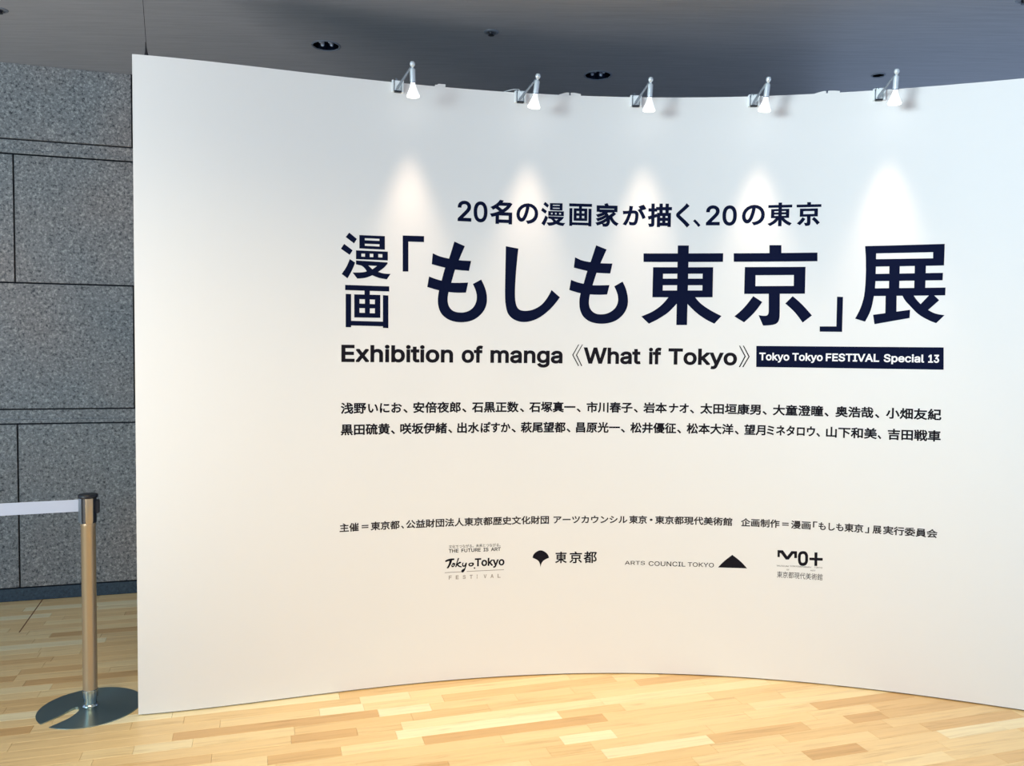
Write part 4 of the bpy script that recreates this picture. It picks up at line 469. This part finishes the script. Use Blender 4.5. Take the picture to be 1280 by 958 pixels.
for i, (K, B, cu, cz) in enumerate(LAMPS):
    K, B = Vector(K), Vector(B); c0 = Vector(P(cu, cz, 0)); c1 = Vector(P(cu, cz, 1)); nrm = (c1-c0).normalized(); tg = Vector((-nrm.y, nrm.x, 0))
    if tg.x < 0: tg = -tg
    root = thing('clip_spotlight', LAB[i], 'lamp', c0, 'clip-on spotlights along the top of the white wall')
    R = Matrix((( tg.x, nrm.x, 0, c0.x), (tg.y, nrm.y, 0, c0.y), (0, 0, 1, c0.z), (0, 0, 0, 1)))
    # clamp: a folded channel gripping the wall top, front jaw, bridge over the top and back jaw
    bm = bmesh.new(); top = H_WALL-cz
    box(bm, 0.0, 0.008, 0.0, 0.026, 0.014, 0.050, R)
    for s in (-1, 1): box(bm, s*0.0225, 0.009, 0.0, 0.008, 0.016, 0.052, R); box(bm, s*0.0165, 0.002, 0.0, 0.0045, 0.006, 0.05, R)
    box(bm, 0, -T_WALL/2+0.004, top+0.0035, 0.044, T_WALL+0.016, 0.005, R)
    box(bm, 0, -T_WALL-0.004, top-0.02, 0.044, 0.006, 0.05, R)
    bmesh.ops.bevel(bm, geom=list(bm.edges), offset=0.001, segments=1, affect='EDGES')
    clamp = obj('clamp', bm, M_clamp, root)
    bm = bmesh.new(); box(bm, 0, 0.012, -0.0245, 0.030, 0.018, 0.006, R); obj('grip_pad', bm, M_black, clamp)
    bm = bmesh.new(); tube(bm, [R @ Vector(p) for p in ((-0.016, 0.012, 0.018), (-0.012, 0.013, 0.032), (-0.006, 0.013, 0.034), (-0.002, 0.012, 0.022))], 0.0022, 8)
    obj('spring', bm, M_chromed, clamp, smooth=True)
    foot = R @ Vector((-0.008, 0.022, -0.019)); ax = (K-B).normalized(); side = (R.to_3x3() @ Vector((-1, 0, 0)))
    end = K-ax*0.012+side*0.006
    bm = bmesh.new(); mid = foot.lerp(end, 0.45); tube(bm, [foot, foot.lerp(end, 0.12), mid, foot.lerp(end, 0.9), end], [0.0035, 0.0062, 0.0054, 0.0048, 0.004], 10)
    obj('arm', bm, M_chromed, root, smooth=True)
    Ln = (K-B).length
    bm = bmesh.new(); lathe(bm, [(0.002, 0.0125), (0.007, 0.0115), (0.0105, 0.006), (0.0115, 0), (0.010, -0.006), (0.006, -0.010), (0.0045, -0.018)], K, ax, 20)
    obj('swivel_joint', bm, M_chrome, root, smooth=True)
    bm = bmesh.new(); lathe(bm, [(0.004, -0.014), (0.0095, -0.018), (0.0118, -0.022), (0.0122, -0.066), (0.0126, -0.067), (0.0126, -0.072), (0.010, -0.073)], K, ax, 24)
    h = obj('lamp_holder', bm, M_chrome, root, smooth=True)
    bm = bmesh.new(); lathe(bm, [(0.0128, -0.0700), (0.0130, -0.0705), (0.0130, -0.0735), (0.0105, -0.0745)], K, ax, 24)
    obj('holder_ring', bm, M_chromed, h, smooth=True)
    bm = bmesh.new(); lathe(bm, [(0.0095, -0.073), (0.0105, -0.082), (0.0128, -0.090), (0.018, -0.104), (0.0232, -0.116), (0.0272, -0.126)], K, ax, 28, cap=False)
    bl = obj('bulb', bm, M_frost, root, smooth=True)
    bm = bmesh.new(); lathe(bm, [(0.0272, -0.126), (0.0285, -0.131), (0.0272, -0.136), (0.020, -0.1395), (0.008, -0.141), (0.001, -0.1412)], K, ax, 28, cap=False)
    obj('glowing_lens', bm, M_bulb, bl, smooth=True)
    l = bpy.data.lights.new('spot_beam', 'SPOT'); l.energy = SPOT_W; l.color = (1.0, 0.74, 0.52); l.spot_size = math.radians(46); l.spot_blend = 1.0; l.shadow_soft_size = 0.04
    lo = bpy.data.objects.new('spot_beam', l); C.objects.link(lo); lo.parent = root
    lo.location = K-ax*0.15-root.location; lo.rotation_euler = (-(ax+Vector((0, 0, 8.0))).normalized()).to_track_quat('-Z', 'Y').to_euler()
    if i == 1:
        bm = bmesh.new(); tube(bm, [P(cu-0.075, H_WALL+0.001, -0.004), P(cu-0.055, H_WALL+0.006, 0.004), P(cu-0.03, H_WALL+0.011, 0.01), P(cu-0.008, H_WALL+0.010, 0.014), P(cu+0.006, H_WALL-0.006, 0.016)], 0.0018, 8)
        obj('cable', bm, M_chrome, root, smooth=True)
# ------------------------------------------------------------------ ceiling fittings
M_well = mat('dark_reflector', lin(40, 52, 72), 0.18, 0.9)
M_trim = mat('ceiling_trim_ring', lin(112, 120, 132), 0.45)
M_glint = mat('lamp_glass_glint', lin(196, 208, 226), 0.12, 0.2)  # pale colour on the lamp ends imitates glints inside the big downlights
DL = ['recessed ceiling downlight, unlit, above the leftmost clip-on spotlight', 'recessed ceiling downlight, unlit, between the second and third clip-on spotlights',
      'small dark recessed ceiling downlight just left of the rightmost clip-on spotlight']
for i, (x, y, r, kind) in enumerate(downlights):
    root = thing('downlight', DL[i], 'light', (x, y, Z_C), 'recessed downlights in the grey ceiling' if kind == 'big' else None)
    bm = bmesh.new(); lathe(bm, [(r-0.001, 0.004), (r-0.001, -0.003), (r+0.002, -0.005), (r+0.008, -0.003), (r+0.009, 0.0)], (x, y, Z_C), n=40, cap=False)
    obj('trim_ring', bm, M_trim, root, smooth=True)
    bm = bmesh.new(); lathe(bm, [(r-0.001, 0.0), (r*0.97, 0.02), (r*0.8, 0.07), (r*0.45, 0.11), (0.002, 0.115)], (x, y, Z_C), n=40, cap=False)
    wl_ = obj('reflector', bm, M_well, root, smooth=True)
    if kind == 'big':
        for k in range(4):
            a = math.radians(45+90*k+12*i)
            bm = bmesh.new(); lathe(bm, [(0.002, 0), (0.008, 0.003), (0.011, 0.012), (0.009, 0.04)], (x+r*0.5*math.cos(a), y+r*0.5*math.sin(a), Z_C+0.004), n=14)
            obj('lamp_tube', bm, M_glint, wl_, smooth=True)
    else:
        bm = bmesh.new(); lathe(bm, [(0.002, 0.03), (0.016, 0.035), (0.018, 0.06)], (x, y, Z_C), n=20); obj('lamp_tube', bm, M_black, wl_, smooth=True)
SL = ['small dark sprinkler head on the ceiling between the two big downlights', 'dark sprinkler head cut by the left edge of the picture, above the granite wall',
      'sprinkler head cut by the top right corner of the picture']
for i, (x, y) in enumerate(sprinklers):
    root = thing('sprinkler_head', SL[i], 'sprinkler', (x, y, Z_C))
    bm = bmesh.new(); lathe(bm, [(0.040, 0.0), (0.039, -0.003), (0.028, -0.006), (0.022, -0.003)], (x, y, Z_C), n=32); obj('escutcheon', bm, M_trim, root, smooth=True)
    bm = bmesh.new(); lathe(bm, [(0.015, -0.001), (0.015, -0.008), (0.010, -0.014), (0.016, -0.017), (0.016, -0.0185), (0.004, -0.020)], (x, y, Z_C), n=20); obj('head', bm, M_black, root, smooth=True)
# ------------------------------------------------------------------ stay wire at the wall's left end
b0 = Vector(P(0.052, H_WALL, -0.02))
root = thing('stay_wire', 'thin dark wire rising from the top left corner of the white wall', 'wire', b0)
bm = bmesh.new(); tube(bm, [b0+Vector((0, 0, 0.03)), (b0.x-0.029, b0.y, Z_C)], 0.0011, 8); obj('wire', bm, M_wire, root)
bm = bmesh.new(); lathe(bm, [(0.009, 0.0), (0.0085, 0.006), (0.005, 0.02), (0.0025, 0.045), (0.0015, 0.06)], b0, (-0.06, 0, 1), 16); obj('anchor', bm, M_wire, root, smooth=True)
# ------------------------------------------------------------------ belt barrier post
px, py = -1.826, 3.535
root = thing('barrier_post', 'tan metal queue post on a slotted steel disc, left of the white wall', 'post', (px, py, 0))
R_ = 0.208; T_ = 0.0035; PR = 0.029
# disc: shallow cone, with a radial slot towards the viewer's left
sa = math.radians(-118); sw = 0.028
ns = Vector((math.cos(sa), math.sin(sa), 0)); nt = Vector((-ns.y, ns.x, 0))
def disc_z(r): return T_+0.012*max(0, 1-r/R_)**2.2+0.0015*(1-r/R_)
bm = bmesh.new()
rad = [0.034, 0.0445, 0.047, 0.052, 0.06, 0.08, 0.105, 0.13, 0.16, 0.185, 0.202, R_]
def slot_bend(r): return -0.55*max(0.0, (0.12-r)/0.09)**1.5
def slot_half(r):                       # half angle taken out of the ring at radius r
    if r < 0.046: return None
    k = min(1.0, math.sqrt(max(0.0, (r-0.044)/0.022)))
    return math.asin(min(0.999, sw*k/r))
rings = []; NS = 96
for r in rad:
    hf = slot_half(r)
    if hf is None: hf = 0.0
    a0, a1 = sa+slot_bend(r)+hf, sa+slot_bend(r)+2*math.pi-hf
    rings.append([(r, a0+(a1-a0)*k/NS) for k in range(NS+1)])
V2 = [[(bm.verts.new((px+r*math.cos(a), py+r*math.sin(a), disc_z(r))), bm.verts.new((px+r*math.cos(a), py+r*math.sin(a), 0.0))) for r, a in rg] for rg in rings]
for a, b in zip(V2, V2[1:]):
    for k in range(NS):
        bm.faces.new((a[k][0], b[k][0], b[k+1][0], a[k+1][0])); bm.faces.new((a[k][1], a[k+1][1], b[k+1][1], b[k][1]))
    bm.faces.new((a[0][0], a[0][1], b[0][1], b[0][0])); bm.faces.new((a[NS][0], b[NS][0], b[NS][1], a[NS][1]))
for k in range(NS):
    bm.faces.new((V2[-1][k][0], V2[-1][k][1], V2[-1][k+1][1], V2[-1][k+1][0])); bm.faces.new((V2[0][k][0], V2[0][k+1][0], V2[0][k+1][1], V2[0][k][1]))
bmesh.ops.remove_doubles(bm, verts=bm.verts, dist=1e-5)
db = obj('base_disc', bm, M_disc, root, smooth=True)
db.data.transform(Matrix.Identity(4))
bm = bmesh.new(); lathe(bm, [(0.034, 0.010), (0.0325, 0.016), (PR*0.9, 0.022), (PR*0.9, 0.05), (PR+0.002, 0.051), (PR+0.002, 0.082), (PR, 0.084)], (px, py, 0), n=40)
obj('collar', bm, mat('bright_steel', lin(190, 200, 200), 0.22, 1.0), root, smooth=True)
bm = bmesh.new(); lathe(bm, [(PR, 0.083), (PR, 0.80), (PR+0.0015, 0.803), (PR+0.0015, 0.815)], (px, py, 0), n=48)
obj('pole', bm, M_pole, root, smooth=True)
HZ0, HZ1 = 0.815, 0.932
bm = bmesh.new(); lathe(bm, [(PR, HZ0), (0.033, HZ0+0.003), (0.0335, HZ1-0.004)], (px, py, 0), n=40)
cas = obj('belt_cassette', bm, M_black, root, smooth=True)
bm = bmesh.new(); lathe(bm, [(0.0375, HZ1-0.008), (0.0395, HZ1-0.005), (0.0395, HZ1+0.004), (0.037, HZ1+0.008), (0.02, HZ1+0.010)], (px, py, 0), n=40)
obj('cap', bm, M_black, root, smooth=True)
va = math.atan2(0-py, 0-px)          # towards the viewer
def cover(a0, a1, m, z0, z1, ro=0.0375):
    bm = bmesh.new(); rows = []
    for k in range(13):
        a = a0+(a1-a0)*k/12; c, s = math.cos(a), math.sin(a)
        rows.append([bm.verts.new((px+r*c, py+r*s, z)) for r, z in ((0.033, z0), (ro-0.004, z0), (ro, z0+0.012), (ro, z1), (0.033, z1))])
    for a, b in zip(rows, rows[1:]):
        for k in range(5): bm.faces.new((a[k], b[k], b[(k+1) % 5], a[(k+1) % 5]))
    bm.faces.new(rows[0]); bm.faces.new(rows[-1][::-1]); obj('cover_plate', bm, m, cas, smooth=True)
r_ = math.radians
cover(va-r_(16), va+r_(30), M_pole, HZ0, HZ1-0.007)
cover(va-r_(98), va-r_(44), M_chromed, HZ0, HZ1-0.007)
cover(va+r_(150), va+r_(205), M_pole, HZ0, HZ1-0.007)
# receiver slot on the right
e = Vector((math.cos(va+r_(84)), math.sin(va+r_(84)), 0)); 
Mx = Matrix(((e.x, -e.y, 0, px), (e.y, e.x, 0, py), (0, 0, 1, 0), (0, 0, 0, 1)))
bm = bmesh.new(); box(bm, 0.036, 0, 0.885, 0.018, 0.03, 0.058, Mx); bmesh.ops.bevel(bm, geom=list(bm.edges), offset=0.003, segments=2, affect='EDGES'); obj('belt_receiver', bm, M_black, cas)
# belt
bd = Vector((-0.270, -0.105, 0)).normalized(); z0, z1 = 0.866, 0.918
bm = bmesh.new(); bn = Vector((-bd.y, bd.x, 0)); st = Vector((px, py, 0))+bd*0.030; rows = []
for k in range(25):
    t = k/24*2.2; sag = -0.0
    c = st+bd*t
    rows.append([bm.verts.new(c+bn*o_+Vector((0, 0, z))) for o_, z in ((-0.0006, z0), (0.0006, z0), (0.0006, z1), (-0.0006, z1))])
for a, b in zip(rows, rows[1:]):
    for k in range(4): bm.faces.new((a[k], b[k], b[(k+1) % 4], a[(k+1) % 4]))
bm.faces.new(rows[0]); bm.faces.new(rows[-1][::-1]); bl = obj('belt', bm, M_belt, root); bl['label'] = 'pale blue-grey belt'
